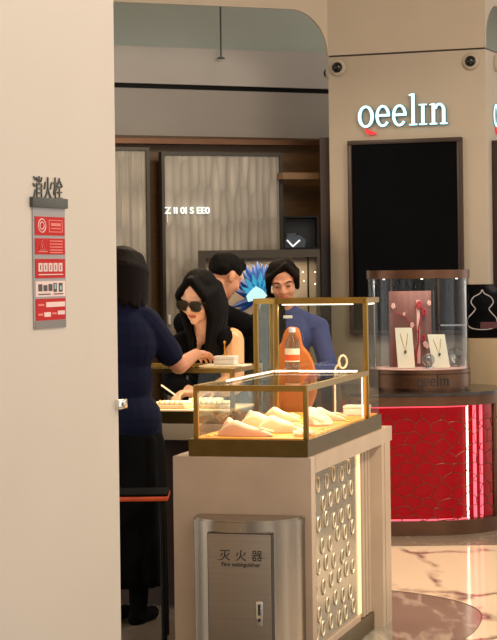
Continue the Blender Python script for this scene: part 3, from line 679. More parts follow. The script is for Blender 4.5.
# bottle standing on the low glass top
q = W(292.5, 371, 8.38)
t = thing('water_bottle', 'clear plastic water bottle with orange label on the low glass top', 'bottle', (q.x, q.y, 1.1105), RZ)
k = 0.0042
mb = MB(); mb.lathe([(0, 0.002), (0.026, 0.0), (0.030, 0.006), (0.030, 0.03), (0.028, 0.036), (0.030, 0.042), (0.030, 0.115), (0.027, 0.13), (0.014, 0.158), (0.0125, 0.168), (0, 0.168)], n=28); mb.build('body', 'water', t)
mb = MB(); mb.lathe([(0.0309, 0.045), (0.0309, 0.1)], n=28); mb.lathe([(0.0306, 0.1), (0.0306, 0.045)], n=28); mb.build('label', 'cream', t)
mb = MB(); mb.lathe([(0.0314, 0.05), (0.0314, 0.075)], n=28); mb.lathe([(0.0312, 0.075), (0.0312, 0.05)], n=28); mb.build('orange_band', mat('label_orange', (238, 96, 34), 0.5), t)
mb = MB(); mb.lathe([(0.0, 0.168), (0.0145, 0.168), (0.0145, 0.184), (0.012, 0.187), (0, 0.187)], n=20); mb.build('cap', 'cap_blue', t)

# orange bust form seen through the case
BY = 9.16
q = W(291, 380, BY)
t = thing('necklace_form', 'rounded orange leather necklace form behind the tall glass case', 'display stand', (q.x, BY, 0), 0)
prof = [(289, 327), (298, 328), (301, 335), (303, 345), (309, 353), (314, 364), (317, 378), (317, 392), (313, 404), (306, 413), (284, 413), (277, 404), (273, 392), (271, 376), (271, 362), (274, 350), (281, 343), (284, 333)]
cat = catmull([(W(a_, b_, BY).x - q.x, W(a_, b_, BY).z) for a_, b_ in prof], 5)
mb = MB(); cx_ = sum(p[0] for p in cat) / len(cat); cz_ = sum(p[1] for p in cat) / len(cat)
T = Matrix(((1, 0, 0, 0), (0, 0, -1, 0), (0, 1, 0, 0), (0, 0, 0, 1)))
rings_ = []
for e in range(7):
    ph = -PI / 2 + PI * e / 6; sc_ = 0.8 + 0.2 * math.cos(ph); dy = 0.04 * math.sin(ph)
    rings_.append([mb.bm.verts.new((cx_ + (x - cx_) * sc_, dy - 0.10 * ((z - cz_) < 0) * 0, cz_ + (z - cz_) * sc_)) for x, z in cat])
for A, B in zip(rings_, rings_[1:]):
    for i in range(len(A)): mb.bm.faces.new((A[i], A[(i + 1) % len(A)], B[(i + 1) % len(A)], B[i]))
mb.bm.faces.new(rings_[0][::-1]); mb.bm.faces.new(rings_[-1])
mb.build('bust', 'orange', t)
mb = MB(); mb.lathe([(0, 0), (0.12, 0), (0.12, 0.02), (0.02, 0.03), (0.02, W(291, 411, BY).z), (0, W(291, 411, BY).z)], n=20); mb.build('stand_pole', 'bronze', t)

# ------------------------------------------------------------------ steel extinguisher box
t = thing('extinguisher_cabinet', 'rounded brushed steel fire extinguisher cabinet standing against the stone kiosk', 'cabinet', K(-0.231, 0.0, 0), RZ)
def dplan(rx, ry, y0):
    pts = []
    for i in range(33):
        a_ = PI + PI * i / 32; c_, s_ = math.cos(a_), math.sin(a_)
        pts.append((rx * math.copysign(abs(c_) ** 0.85, c_), y0 + ry * math.copysign(abs(s_) ** 0.8, s_)))
    return pts
pl = dplan(0.205, 0.19, -0.012); z1 = 0.638
b_ = MB(); b_.prism(pl + [(0.205, -0.003), (-0.205, -0.003)], 0.001, z1 - 0.03); b_.build('body', 'steel', t, ang=40)
b_ = MB(); b_.prism([(x * 1.006, y * 1.008 if y < -0.02 else y) for x, y in pl] + [(0.2062, -0.003), (-0.2062, -0.003)], z1 - 0.03, z1 - 0.006)
pt = [(x * 0.97, y * 0.97 if y < -0.02 else y) for x, y in pl]
b_.prism(pt + [(0.19, -0.004), (-0.19, -0.004)], z1 - 0.006, z1); b_.build('lid', 'steel', t, ang=40)
yf = -0.2035
dr = MB(); dr.box(-0.106, 0.130, yf - 0.004, yf + 0.02, 0.02, z1 - 0.045, 0.002); door = dr.build('door', 'steel_door', t)
g = MB()
for x0, x1, za, zb in ((-0.1076, -0.106, 0.015, z1 - 0.042), (0.130, 0.1316, 0.015, z1 - 0.042), (-0.1076, 0.1316, z1 - 0.0445, z1 - 0.043)): g.box(x0, x1, yf - 0.0035, yf + 0.04, za, zb)
g.build('door_gap', 'ink', t)
o = link('lettering', text_mesh('灭火器', 0.043, 0.0006, None, 0.00015), 'ink', door, (0.018, yf - 0.0046, z1 - 0.122))
me_ = o.data; xs = [v.co.x for v in me_.vertices]
for v in me_.vertices:                                  # letters spaced apart as on the door
    c_ = round(v.co.x / ((max(xs) - min(xs)) / 3)); v.co.x += c_ * 0.017
link('small_lettering', text_mesh('Fire extinguisher', 0.021, 0.0005, 0.145, 0.0003), 'ink', door, (0.018, yf - 0.0046, z1 - 0.157))
hb = MB(); hb.box(0.073, 0.098, yf - 0.010, yf - 0.0042, z1 - 0.375, z1 - 0.285, 0.002); lk = hb.build('latch', 'chrome', door)
hb = MB(); hb.lathe([(0, 0), (0.006, 0), (0.006, 0.003), (0, 0.003)], n=14, T=Matrix.Translation((0.0855, yf - 0.010, z1 - 0.352)) @ Matrix.Rotation(R(90), 4, 'X')); hb.box(0.081, 0.090, yf - 0.0125, yf - 0.0105, z1 - 0.335, z1 - 0.295); hb.build('keyhole', 'ink', lk)

# ------------------------------------------------------------------ red counter with the round case
RC = (0.82, 11.98, 0)
def stad(r, x0=-0.25, x1=0.2, n=28):
    return [(x0, -r), ] + arc(x1, 0, r, -90, 90, n) + [(x0, r)]
t = thing('jewellery_counter', 'round ended red backlit counter with dark bronze base in front of the pillar', 'counter', RC)
MB().prism(stad(0.5), 0.001, 0.082).build('bronze_base', 'rim', t)
MB().prism(stad(0.44), 0.082, 0.742).build('red_panel', 'red_back', t)
MB().prism(stad(0.5), 0.742, 0.797).build('bronze_rim', 'rim', t)
MB().prism(stad(0.515), 0.799, 0.818).build('top_slab', mat('dark_marble', (46, 38, 34), 0.15, var=0.3), t)
def surf(s, z, r=0.487):
    # s: metres along the front from x=-0.25, then round the end
    if s < 0.45: return Vector((-0.25 + s, -r, z))
    a_ = (s - 0.45) / r; return Vector((0.2 + r * math.sin(a_), -r * math.cos(a_), z))
random.seed(11); mb = MB(); hw = 0.062; hh = 0.062; pts = {}
def node(i, j, k):
    if (i, j, k) not in pts:
        s = i * hw * 1.7 + (hw * 0.85 if j % 2 else 0) + random.uniform(-1, 1) * 0.024; z = 0.06 + j * hh + (0.018 if k else -0.018) + random.uniform(-1, 1) * 0.018
        pts[(i, j, k)] = (max(0, min(1.15, s)), max(0.083, min(0.741, z)))
    return pts[(i, j, k)]
def curve_edge(a_, c_, bow):
    out = []
    for q in range(6):
        f_ = q / 5; s = a_[0] + (c_[0] - a_[0]) * f_; z = a_[1] + (c_[1] - a_[1]) * f_; n_ = math.sin(PI * f_) * bow
        dx, dz = c_[0] - a_[0], c_[1] - a_[1]; L = math.hypot(dx, dz) or 1
        out.append(surf(s - dz / L * n_, max(0.083, min(0.741, z + dx / L * n_))))
    return out
for i in range(11):
    for j in range(11):
        mb.tube(curve_edge(node(i, j, 0), node(i, j, 1), 0.004), 0.0024, 5)
        i2 = i if j % 2 == 0 else i + 1
        if j < 10:
            mb.tube(curve_edge(node(i, j, 1), node(i2, j + 1, 0), 0.004), 0.0024, 5)
            mb.tube(curve_edge(node(i, j, 1), node(i2 - 1, j + 1, 0), -0.004), 0.0024, 5)
mb.build('lattice', 'rim', t)
def led_v(ang, wd, m, r=0.462):
    mb = MB(); a0 = R(ang)
    mb.prism([(0.2 + q * math.sin(a0 + e), -q * math.cos(a0 + e)) for q, e in ((r - 0.012, -wd), (r, -wd), (r, wd), (r - 0.012, wd))], 0.084, 0.74); mb.build('light_strip', m, t)
led_v(31, 0.006, 'led_white'); led_v(38, 0.018, 'led_pink'); led_v(45, 0.016, 'led_pink')
mb = MB(); mb.prism([(-0.25, -0.462)] + arc(0.2, 0, 0.462, -90, -58, 10) + arc(0.2, 0, 0.452, -58, -90, 10) + [(-0.25, -0.452)], 0.082, 0.090); mb.build('light_strip', 'led_pink', t)
mb = MB(); mb.prism([(-0.25, -0.462)] + arc(0.2, 0, 0.462, -90, -58, 10) + arc(0.2, 0, 0.452, -58, -90, 10) + [(-0.25, -0.452)], 0.733, 0.741); mb.build('light_strip', emit('led_red', (255, 70, 90), 1.6), t)
for ang in (57, 90):
    a0 = R(ang); mb = MB(); mb.cap((0.2 + 0.485 * math.sin(a0), -0.485 * math.cos(a0), 0.085), (0.2 + 0.485 * math.sin(a0), -0.485 * math.cos(a0), 0.739), 0.014, n=10); mb.build('bronze_upright', 'rim', t)

GC = (1.012, 11.95, 0.818)
t = thing('round_glass_case', 'round glass jewellery case with copper bands on the red counter', 'display case', GC)
def zc(z): return z - 0.818
round_case = t
mb = MB(); mb.lathe([(0, 0.001), (0.285, 0.001), (0.285, zc(0.832)), (0.305, zc(0.834)), (0.305, zc(0.912)), (0.300, zc(0.914)), (0.300, zc(0.917)), (0.305, zc(0.919)), (0.305, zc(0.94)), (0, zc(0.94))], n=64); mb.build('copper_base', 'copper', t)
mb = MB(); mb.lathe([(0, zc(0.9405)), (0.292, zc(0.9405)), (0.292, zc(0.944)), (0, zc(0.944))], n=48); mb.build('display_floor', 'rose_light', t)
mb = MB(); mb.lathe([(0.296, zc(0.941)), (0.300, zc(0.941)), (0.300, zc(1.476)), (0.296, zc(1.476)), (0.296, zc(0.941))], n=64); mb.build('curved_glass', 'glass_curve', t)
mb = MB(); mb.lathe([(0.270, zc(1.478)), (0.306, zc(1.476)), (0.306, zc(1.525)), (0.270, zc(1.525)), (0.270, zc(1.478))], n=64); mb.build('copper_top_band', 'copper', t)
mb = MB(); mb.lathe([(0, zc(1.50)), (0.269, zc(1.50)), (0.269, zc(1.506)), (0, zc(1.506))], n=48); mb.build('top_glass', 'glass', t)
for a_ in (60, 120, 200, 340):
    mb = MB(); x, y = 0.288 * math.cos(R(a_)), 0.288 * math.sin(R(a_)); mb.cap((x, y, zc(0.946)), (x, y, zc(1.474)), 0.006, n=8); mb.build('upright', 'rim' if a_ < 150 else 'chrome', t)
for a_ in (215, 325, 270):
    x, y = 0.262 * math.cos(R(a_)), 0.262 * math.sin(R(a_)); mb = MB(); mb.lathe([(0, 0), (0.007, 0), (0.007, 0.006), (0, 0.006)], (x, y, zc(1.470)), 12); mb.build('spotlight', 'led_white', t)
o = area('round_case_lamp', (GC[0], GC[1] - 0.1, 1.47), 0.3, 1.2, (1, 0.88, 0.74))
# rose back panel with branch
q = W(411, 366, 12.0)
t = thing('rose_backdrop', 'rose coloured backdrop panel with red blossoms in the round glass case', 'panel', (q.x, 12.02, 0.9445), 0)
MB().box(-0.128, 0.128, -0.008, 0.008, 0, 0.455, 0.003).build('board', 'rose', t)
MB().box(0.038, 0.058, -0.016, -0.0085, 0.02, 0.40, 0.002).build('pale_stripe', 'rose_light', t)
MB().box(0.135, 0.142, -0.03, 0.01, 0, 0.455).build('side_post', 'darkbrown', t)
mb = MB(); mb.tube([(0.02, -0.02, 0.02), (0.045, -0.025, 0.14), (0.05, -0.025, 0.24), (0.07, -0.025, 0.33), (0.06, -0.025, 0.38)], 0.005, 6); mb.tube([(0.05, -0.025, 0.2), (-0.03, -0.025, 0.3), (-0.09, -0.025, 0.33)], 0.003, 6); mb.build('branch', 'coral', t)
random.seed(2)
for px, py, s_ in ((419, 305, 1.3), (424, 312, 1.2), (393, 306, 0.9), (423, 338, 1.1), (425, 344, 0.9), (412, 325, 0.8), (404, 314, 0.6), (429, 303, 0.8), (427, 346, .8)):
    v = W(px, py, 12.0); x, z = v.x - q.x, v.z - 0.9445; mb = MB()
    for e in range(5):
        a_ = 2 * PI * e / 5 + px; mb.ell((x + 0.009 * s_ * math.cos(a_), -0.03, z + 0.012 * s_ * math.sin(a_)), (0.007 * s_, 0.006, 0.010 * s_), n=8)
    mb.build('blossom', 'coral' if s_ > 1 else 'rose_light', t)
def neck_board(px0, px1, py0, py1, Y, label, lean):
    a_ = W((px0 + px1) / 2, py1, Y); t = thing('necklace_board', label, 'necklace stand', (a_.x, Y, 0.9462), 0, 'necklace boards in the round case')
    wd = (px1 - px0) * Y / F; h = (py1 - py0) * Y / F; mb = MB(); s = 0.012
    mb.prism([(-wd / 2, 0.0), (wd / 2, 0.0), (wd / 2 - lean, h), (-wd / 2 - lean, h)], -0.006, 0.006, Matrix.Rotation(R(-12), 4, 'X') @ Matrix.Rotation(R(90), 4, 'X')); mb.build('board', 'cream', t)
    MB().box(-0.012, 0.012, 0.01, 0.05, 0.001, 0.05).build('prop', 'cream', t)
    dz = 0.007 / math.cos(R(12))
    def P(x, z): return (x - lean * z / h, -0.0068 + 0.2126 * z * 1.0, z * 0.977)
    mb = MB(); mb.tube([P(-0.022, h * 0.86), P(-0.012, h * 0.62), P(0, h * 0.44), P(0.012, h * 0.62), P(0.022, h * 0.86)], 0.0022, 6); mb.build('chain', 'gold', t)
    mb = MB(); v = P(0, h * 0.40); mb.lathe([(0, -0.013), (0.009, 0.002), (0.006, 0.01), (0, 0.012)], (v[0], v[1] - 0.006, v[2]), 10); mb.build('pendant', mat('pendant_dark', (96, 88, 60), 0.3, 0.6), t)
neck_board(398, 415, 325, 366, 11.82, 'taller cream necklace board before the rose backdrop', 0.012)
neck_board(433, 450, 333, 367, 11.80, 'shorter tilted cream necklace board right of the glass globe', 0.026)
q = W(428.5, 366, 11.76)
t = thing('glass_globe', 'small clear glass globe between the two cream necklace boards', 'ornament', (q.x, 11.76, 0.9445), 0)
mb = MB(); mb.lathe([(0, 0), (0.034, 0), (0.034, 0.01), (0.02, 0.014), (0, 0.014)], n=20); mb.build('foot', 'chrome', t)
mb = MB(); mb.ell((0, 0, 0.053), (0.039, 0.039, 0.039), n=24); mb.build('globe', 'crystal', t)
mb = MB(); mb.tube([(0.014 * math.cos(R(k * 20)), 0, 0.053 + 0.014 * math.sin(R(k * 20))) for k in range(18)], 0.004, 6, closed=True); mb.build('inset', 'chrome', t)
q = W(455, 365, 11.95)
t = thing('crystal_ornament', 'cut crystal ornament under the short glass shelf of the round case', 'ornament', (q.x, 11.95, 0.9445), 0)
mb = MB(); mb.lathe([(0, 0), (0.03, 0), (0.02, 0.02), (0.045, 0.07), (0.035, 0.10), (0.012, 0.115), (0, 0.14)], n=9); mb.build('cut_body', 'crystal', t)
q = W(455, 325, 11.92)
t = thing('glass_shelf', 'short glass shelf with bright edge at the right of the round case', 'shelf', (q.x, 11.92, q.z), 0)
MB().box(-0.09, 0.055, -0.02, 0.10, -0.004, 0.004).build('shelf_glass', 'crystal', t); MB().box(-0.09, 0.055, -0.026, -0.0205, -0.005, 0.005).build('bright_edge', 'chrome', t)
# dark lettering on the copper base, wrapped round it
t = round_case
for nm, pieces in sign_letters():
    mb = MB(); add_letter(mb, pieces, 0.20, -0.003, 0.0)
    if nm == 'o': add_letter(mb, [('poly', [(0.14, -0.10), (0.18, -0.10), (0.18, 0.1), (0.14, 0.1)])], 0.20, -0.003, 0.0)
    for v in mb.bm.verts:
        a_ = (v.co.x - 0.1 + 0.062) / 0.305; r_ = 0.3052 - v.co.y
        v.co = Vector((r_ * math.sin(a_), -r_ * math.cos(a_), v.co.z + zc(0.848)))
    mb.build('letter', 'ink', t)

# beige drum plinth and the gourd panel on it
t = thing('drum_plinth', 'beige cylindrical plinth behind the red counter at the photo edge', 'plinth', (1.60, 12.5, 0), 0)
MB().lathe([(0, 0.001), (0.262, 0.001), (0.262, 1.085), (0.256, 1.095), (0, 1.095)], n=56).build('drum', 'plinth', t)
q = W(470, 337, 12.5)
t = thing('gourd_panel', 'black display panel with white gourd outline on the beige plinth', 'panel', (1.56, 12.48, 1.0955), 0)
MB().box(-0.2, 0.24, -0.02, 0.02, 0, 0.335, 0.004).build('board', 'screen', t)
half = [(0, 290), (2.2, 293.5), (8.5, 297), (11.2, 302), (9, 306), (6.8, 309), (9.5, 313), (14, 318), (15, 323), (12, 327.5), (6, 329.3)]
gp = [(482.5 + a_, b_) for a_, b_ in half] + [(482.5, 329.6)] + [(482.5 - a_, b_) for a_, b_ in half[:0:-1]]
pts_ = catmull([(W(a_, b_, 12.44).x - 1.56, W(a_, b_, 12.44).z - 1.0955) for a_, b_ in gp], 5)
mb = MB(); mb.tube([(x, -0.0215, max(0.01, z)) for x, z in pts_], 0.0032, 6, closed=True); mb.build('gourd_outline', 'outline', t)
MB().box(-0.12, 0.1, -0.0245, -0.0205, 0.06, 0.10).build('dark_red_band', mat('wine_red', (70, 12, 18), 0.3), t)

# ------------------------------------------------------------------ sales counter in the shop
SC = (-0.072, 9.0, 0); SR = Matrix.Rotation(RZ, 4, 'Z')
def S(x, y, z=0.0): return Vector(SC) + SR @ Vector((x, y, z))
t = thing('sales_counter', 'grey stone topped dark sales counter beside the kiosk', 'counter', SC, RZ)
MB().box(-1.4, 0.02, 0.12, 0.6, 0.0, 0.775).build('body', 'darkbrown', t)
MB().box(-1.42, 0.04, -0.02, 0.66, 0.775, 0.848, 0.004).build('top_slab', 'stone_grey', t)
t = thing('counter_glass_case', 'low brass framed glass case on the grey sales counter', 'display case', S(0, 0, 0.848), RZ)
zt = 1.098 - 0.848
MB().box(-1.3, 0.0, 0, 0.5, 0.0008, 0.055).build('base', 'bronze', t)
MB().box(-1.285, -0.015, 0.015, 0.485, 0.055, 0.06).build('floor_pad', 'pad', t)
for x, y in ((-0.01, 0.01), (-0.01, 0.49), (-1.29, 0.01), (-1.29, 0.49)): mb = MB(); mb.box(x - 0.01, x + 0.01, y - 0.01, y + 0.01, 0.055, zt, 0.002); mb.build('post', 'brass', t)
for y in (0.01, 0.49): mb = MB(); mb.box(-1.28, -0.02, y - 0.009, y + 0.009, zt - 0.02, zt); mb.build('top_rail', 'brass', t)
for x in (-0.01, -1.29): mb = MB(); mb.box(x - 0.009, x + 0.009, 0.02, 0.48, zt - 0.02, zt); mb.build('top_rail', 'brass', t)
MB().box(-1.28, -0.02, 0.02, 0.48, zt - 0.008, zt - 0.002).build('glass_top', 'glass', t)
MB().box(-1.28, -0.02, 0.008, 0.012, 0.06, zt - 0.02).build('glass_pane', 'glass', t)
MB().box(-0.012, -0.008, 0.02, 0.48, 0.06, zt - 0.02).build('glass_pane', 'glass', t)
MB().box(-1.25, -0.05, 0.022, 0.03, zt - 0.018, zt - 0.01).build('light_strip', 'led_warm', t)
o = area('counter_case_lamp', S(-0.35, 0.2, 1.085), 0.6, 3.0, (1, 0.78, 0.5)); o.data.shape = 'RECTANGLE'; o.data.size_y = 0.25; o.rotation_euler = (0, 0, RZ)
t0_ = None
for x, y, lb in ((-0.14, 0.16, 'cream jewellery tray at the brass post end of the sales counter case'), (-0.33, 0.14, 'cream jewellery tray nearest the writing hand in the sales counter case'), (-0.52, 0.15, 'cream jewellery tray in the sales counter case beside the navy sleeve'), (-0.24, 0.36, 'cream jewellery tray at the back of the sales counter case')):
    if t0_ is None:
        t0_ = thing('jewellery_tray', lb, 'tray', S(x, y, 0.9085), RZ, 'trays in the sales counter case')
        MB().box(-0.08, 0.08, -0.06, 0.06, 0, 0.016, 0.003).build('tray_base', 'pad', t0_)
        mb = MB()
        for k in range(4): mb.cap((-0.062, -0.04 + 0.027 * k, 0.022), (0.062, -0.04 + 0.027 * k, 0.022), 0.011, n=10)
        mb.build('ring_roll', 'cream', t0_)
        mb = MB()
        for k in range(5): mb.tube([(-0.05 + 0.025 * k, -0.04 + 0.012 * math.cos(R(e * 30)), 0.026 + 0.012 * math.sin(R(e * 30))) for e in range(12)], 0.0018, 5, closed=True)
        mb.build('rings', 'gold', t0_)
    else: dup(t0_, S(x, y, 0.9085), RZ + x * 0.3, lb)
# white tray and small box on the case top
q = W(226, 366, 9.2)
t = thing('serving_tray', 'flat cream tray lying on the sales counter case', 'tray', (q.x, q.y, 1.0985), RZ)
mb = MB(); mb.box(-0.11, 0.10, -0.07, 0.09, 0, 0.008, 0.003); mb.build('board', 'cream', t)
t = thing('gift_box', 'small white gift box on the cream tray beside the bare forearm', 'box', (q.x, q.y + 0.01, 1.107), RZ)
MB().box(-0.05, 0.05, -0.035, 0.035, 0, 0.024, 0.003).build('box_body', 'white', t); MB().box(-0.052, 0.052, -0.037, 0.037, 0.0245, 0.04, 0.004).build('lid', 'white', t)
t = thing('slim_stand', 'slim gold ring holder on the white gift box', 'stand', (q.x - 0.005, q.y + 0.01, 1.1472), RZ)
mb = MB(); mb.lathe([(0, 0), (0.012, 0), (0.012, 0.004), (0.003, 0.007), (0.003, 0.055), (0.006, 0.06), (0.006, 0.066), (0, 0.068)], n=12); mb.build('stem', 'gold', t)

# dark stool with orange edge
q = W(146, 497, 8.35)
t = thing('bar_stool', 'dark stool with an orange seat edge beside the plastered column', 'stool', (q.x, 8.35, 0), 0)
zs = q.z
mb = MB(); mb.box(-0.2, 0.095, -0.09, 0.16, zs + 0.012, zs + 0.022, 0.003); mb.build('seat', 'blackcloth', t)
mb = MB(); mb.box(-0.2, 0.095, -0.094, 0.16, zs - 0.008, zs + 0.011, 0.004); mb.build('seat_edge', 'orange_edge', t)
for x, y in ((-0.17, -0.07), (0.07, -0.07), (-0.17, 0.13), (0.07, 0.13)): mb = MB(); mb.tube([(x, y, zs - 0.008), (x * 1.05, y, 0.001)], 0.012, 8); mb.build('leg', 'black', t)

# ------------------------------------------------------------------ people
def basis(face, up_=(0, 0, 1)):
    """rotation whose -y axis is FACE"""
    y = -Vector(face).normalized(); u = Vector(up_); x = y.cross(u).normalized(); z = x.cross(y).normalized()
    return Matrix((x, y, z)).transposed()
def head_pieces(mb, c, Rm, k=1.0, ear=True):
    c = Vector(c)
    def p(v): return c + Rm @ (Vector(v) * k)
    def e(v, r, rot=None): mb.ell(p(v), tuple(x * k for x in r), Rm if rot is None else Rm @ rot, n=20)
    e((0, 0.015, 0.035), (0.075, 0.094, 0.082)); e((0, -0.022, -0.03), (0.062, 0.068, 0.083)); e((0, -0.032, -0.072), (0.047, 0.05, 0.042)); e((0, -0.068, -0.098), (0.02, 0.016, 0.016))
    mb.cap(p((0, -0.086, 0.006)), p((0, -0.103, -0.03)), 0.009 * k, 0.0135 * k); e((-0.012, -0.093, -0.033), (0.008, 0.01, 0.007)); e((0.012, -0.093, -0.033), (0.008, 0.01, 0.007))
    for s in (-1, 1):
        e((0.034 * s, -0.056, -0.032), (0.026, 0.03, 0.028)); e((0.031 * s, -0.076, 0.004), (0.015, 0.012, 0.010)); mb.cap(p((0.012 * s, -0.082, 0.02)), p((0.046 * s, -0.066, 0.022)), 0.011 * k, 0.009 * k)
        if ear: e((0.077 * s, 0.012, -0.008), (0.010, 0.020, 0.032))
    e((0, -0.082, -0.058), (0.021, 0.012, 0.005)); e((0, -0.079, -0.066), (0.017, 0.012, 0.006))
def hand_pieces(mb, wr, d, nrm, side, curl=0.5, spread=0.0):
    wr, d, nrm = Vector(wr), Vector(d).normalized(), Vector(nrm); nrm = (nrm - d * nrm.dot(d)).normalized(); sd = d.cross(nrm) * side
    Rm = Matrix((sd, d, nrm)).transposed(); mb.ell(wr + d * 0.045, (0.037, 0.052, 0.017), Rm, n=16)
    for i, (o, L) in enumerate(((-0.028, 0.9), (-0.009, 1.0), (0.010, 0.94), (0.027, 0.74))):
        p = wr + d * 0.08 + sd * -o; dd = (d + sd * -o * (3 + spread * 10)).normalized(); a_ = curl * 0.7
        for ln, r0, r1 in ((0.042, 0.0095, 0.0088), (0.027, 0.0088, 0.008), (0.021, 0.008, 0.0068)):
            q = p + (dd * math.cos(a_) + nrm * math.sin(a_)) * ln * L; mb.cap(p, q, r0, r1, n=8); p = q; a_ += curl * 0.8
    p = wr + d * 0.025 + sd * 0.028; dd = (d * 0.75 + sd * 0.65 + nrm * 0.25).normalized(); q = p + dd * 0.042; mb.cap(p, q, 0.012, 0.010, n=8)
    dd = (d * 0.9 + sd * 0.15 + nrm * 0.45).normalized(); mb.cap(q, q + dd * 0.03, 0.010, 0.008, n=8)
def person_parts(J, face):
    """torso frame from joints"""
    pel, ch = Vector(J['pelvis']), Vector(J['chest']); upv = (ch - pel).normalized(); return basis(face, upv)
def torso(mb, J, Rb, g=0.0, top=True, low=True):
    pel, ch = Vector(J['pelvis']), Vector(J['chest']); mid = pel.lerp(ch, 0.5)
    if low: mb.ell(pel, (0.165 + g, 0.115 + g, 0.12 + g), Rb)
    mb.ell(mid, (0.128 + g, 0.092 + g, 0.15 + g), Rb)
    if top:
        mb.ell(ch, (0.145 + g, 0.10 + g, 0.155 + g), Rb)
        nb = Vector(J['neck']); up_ = Rb @ Vector((0, 0, 1))
        for s in ('L', 'R'):
            sh = Vector(J['sh' + s]); mb.cap(ch + up_ * 0.08, sh, 0.075 + g, 0.05 + g); mb.cap(nb - up_ * 0.02, sh, 0.04 + g, 0.045 + g)
def limbs(mb, J, arms=True, legs=True, g=0.0):
    for s in ('L', 'R'):
        if arms:
            mb.cap(J['sh' + s], J['el' + s], 0.047 + g, 0.037 + g); mb.cap(J['el' + s], J['wr' + s], 0.038 + g, 0.025 + g)
        if legs:
            mb.cap(J['hip' + s], J['kn' + s], 0.078 + g, 0.05 + g); mb.cap(J['kn' + s], J['an' + s], 0.05 + g, 0.033 + g)
def foot(mb, an, d, g=0.0):
    an = Vector(an); d = Vector(d).normalized(); g0 = Vector((an.x, an.y, 0.028)); mb.cap(g0 - d * 0.03, g0 + d * 0.13, 0.03 + g, 0.024 + g)
    mb.cap(an, g0, 0.033 + g, 0.032 + g)
def figure(name, label, J, face, head_c, head_R, skin, voxel, hands, k=1.0, neckback=0.03):
    base = Vector((J['pelvis'][0], J['pelvis'][1], 0)); Rb = person_parts(J, face); mb = MB()
    torso(mb, J, Rb); limbs(mb, J); head_pieces(mb, head_c, head_R, k)
    hc = Vector(head_c); mb.cap(hc + head_R @ Vector((0, 0.025, -0.05)), Vector(J['neck']), 0.05, 0.056)
    for args in hands: hand_pieces(mb, *args)
    for s in ('L', 'R'): foot(mb, J['an' + s], face)
    me = remeshed(mb, voxel, 4, 'body'); me.transform(Matrix.Translation(-base))
    o = link(name, me, [skin, 'lip']); o.location = base; tag(o, label, 'person')
    inv = head_R.transposed()
    for p_ in me.polygons:
        q = inv @ (p_.center + base - hc) / k
        if abs(q.x) < 0.021 and -0.071 < q.z < -0.053 and q.y < -0.078: p_.material_index = 1
    return o, base, Rb
def wear(name, mb, m, body, base, voxel=0.006, smooth=8, mats=None):
    me = remeshed(mb, voxel, smooth, name); me.transform(Matrix.Translation(-base)); return link(name, me, m, body)

def V(px, py, Y): return W(px, py, Y)

# person in navy, back to the camera, reaching over the sales counter
face1 = (0.42, 0.9, 0)
h1 = V(124, 277, 8.83)
J1 = dict(pelvis=(-0.56, 8.80, 0.90), chest=(-0.56, 8.80, 1.22), neck=(-0.555, 8.81, 1.40), shR=V(146, 322, 8.80), shL=(-0.74, 8.90, 1.33), elR=V(179, 366, 8.86), elL=(-0.80, 9.0, 1.08), wrR=V(196, 354, 9.05), wrL=(-0.62, 9.10, 1.17),
          hipL=(-0.64, 8.82, 0.86), hipR=(-0.48, 8.78, 0.86), knL=(-0.63, 8.84, 0.48), knR=(-0.49, 8.80, 0.48), anL=(-0.62, 8.80, 0.08), anR=(-0.50, 8.76, 0.08))
hR1 = basis((0.35, 0.88, -0.28))
b1, base1, Rb1 = figure('person', 'person in a navy short sleeved top seen from behind, forearm reaching over the sales counter', J1, face1, h1, hR1, 'skin', 0.0045,
    [(J1['wrR'], (0.34, 0.93, -0.02), (0, -0.1, -1), 1, 0.4), (J1['wrL'], (0.6, 0.7, 0.0), (0, 0, -1), -1, 0.35)])
mb = MB(); torso(mb, J1, Rb1, 0.016)
for s in 'LR': mb.cap(J1['sh' + s], Vector(J1['sh' + s]).lerp(Vector(J1['el' + s]), 0.72), 0.068, 0.060)
for i in range(5): mb.ell((-0.56, 8.80, 0.88 - 0.02 * i), (0.175, 0.125, 0.05))
mb.cap(Vector(J1['neck']) + Vector((-0.03, -0.03, 0)), Vector(J1['neck']) + Vector((0.03, -0.03, 0)), 0.055, 0.055)
wear('navy_top', mb, 'navy', b1, base1)
mb = MB(); mb.lathe([(0, 0.86), (0.165, 0.86), (0.185, 0.78), (0.19, 0.6), (0.18, 0.3), (0.17, 0.16), (0, 0.16)], (-0.56, 8.80, 0), 28, 1, 0.72)
for i, x in enumerate((-0.68, -0.6, -0.52, -0.44)): mb.cap((x, 8.72, 0.8), (x, 8.70, 0.2), 0.03, 0.04)
wear('black_skirt', mb, 'blackcloth', b1, base1)
for s in 'LR':
    mb = MB(); foot(mb, J1['an' + s], face1, 0.008); mb.cap(Vector(J1['an' + s]), Vector(J1['kn' + s]) - Vector((0, 0, 0.02)), 0.042, 0.058); wear('black_boot', mb, 'blackcloth', b1, base1)
def hp(c, Rm, v, k=1.0): return Vector(c) + Rm @ (Vector(v) * k)
mb = MB(); mb.ell(hp(h1, hR1, (0, 0.02, 0.04)), (0.092, 0.108, 0.095), hR1); random.seed(4)
for k in range(40):
    a_ = R(-25 + 230 * k / 39); x, y = 0.088 * math.cos(a_), 0.015 + 0.105 * math.sin(a_)
    e = random.uniform(-0.02, 0.015); mb.cap(hp(h1, hR1, (x * 0.72, y * 0.72, 0.088)), hp(h1, hR1, (x, y, 0.025)), 0.022, 0.024, n=8); mb.cap(hp(h1, hR1, (x, y, 0.025)), Vector(h1) + Vector((hR1 @ Vector((x * 0.98, y * 1.02, 0))).to_3d()) + Vector((0, 0, -0.125 + e)), 0.026, 0.017, n=8)
wear('hair', mb, 'hair_brown', b1, base1, 0.005, 3)

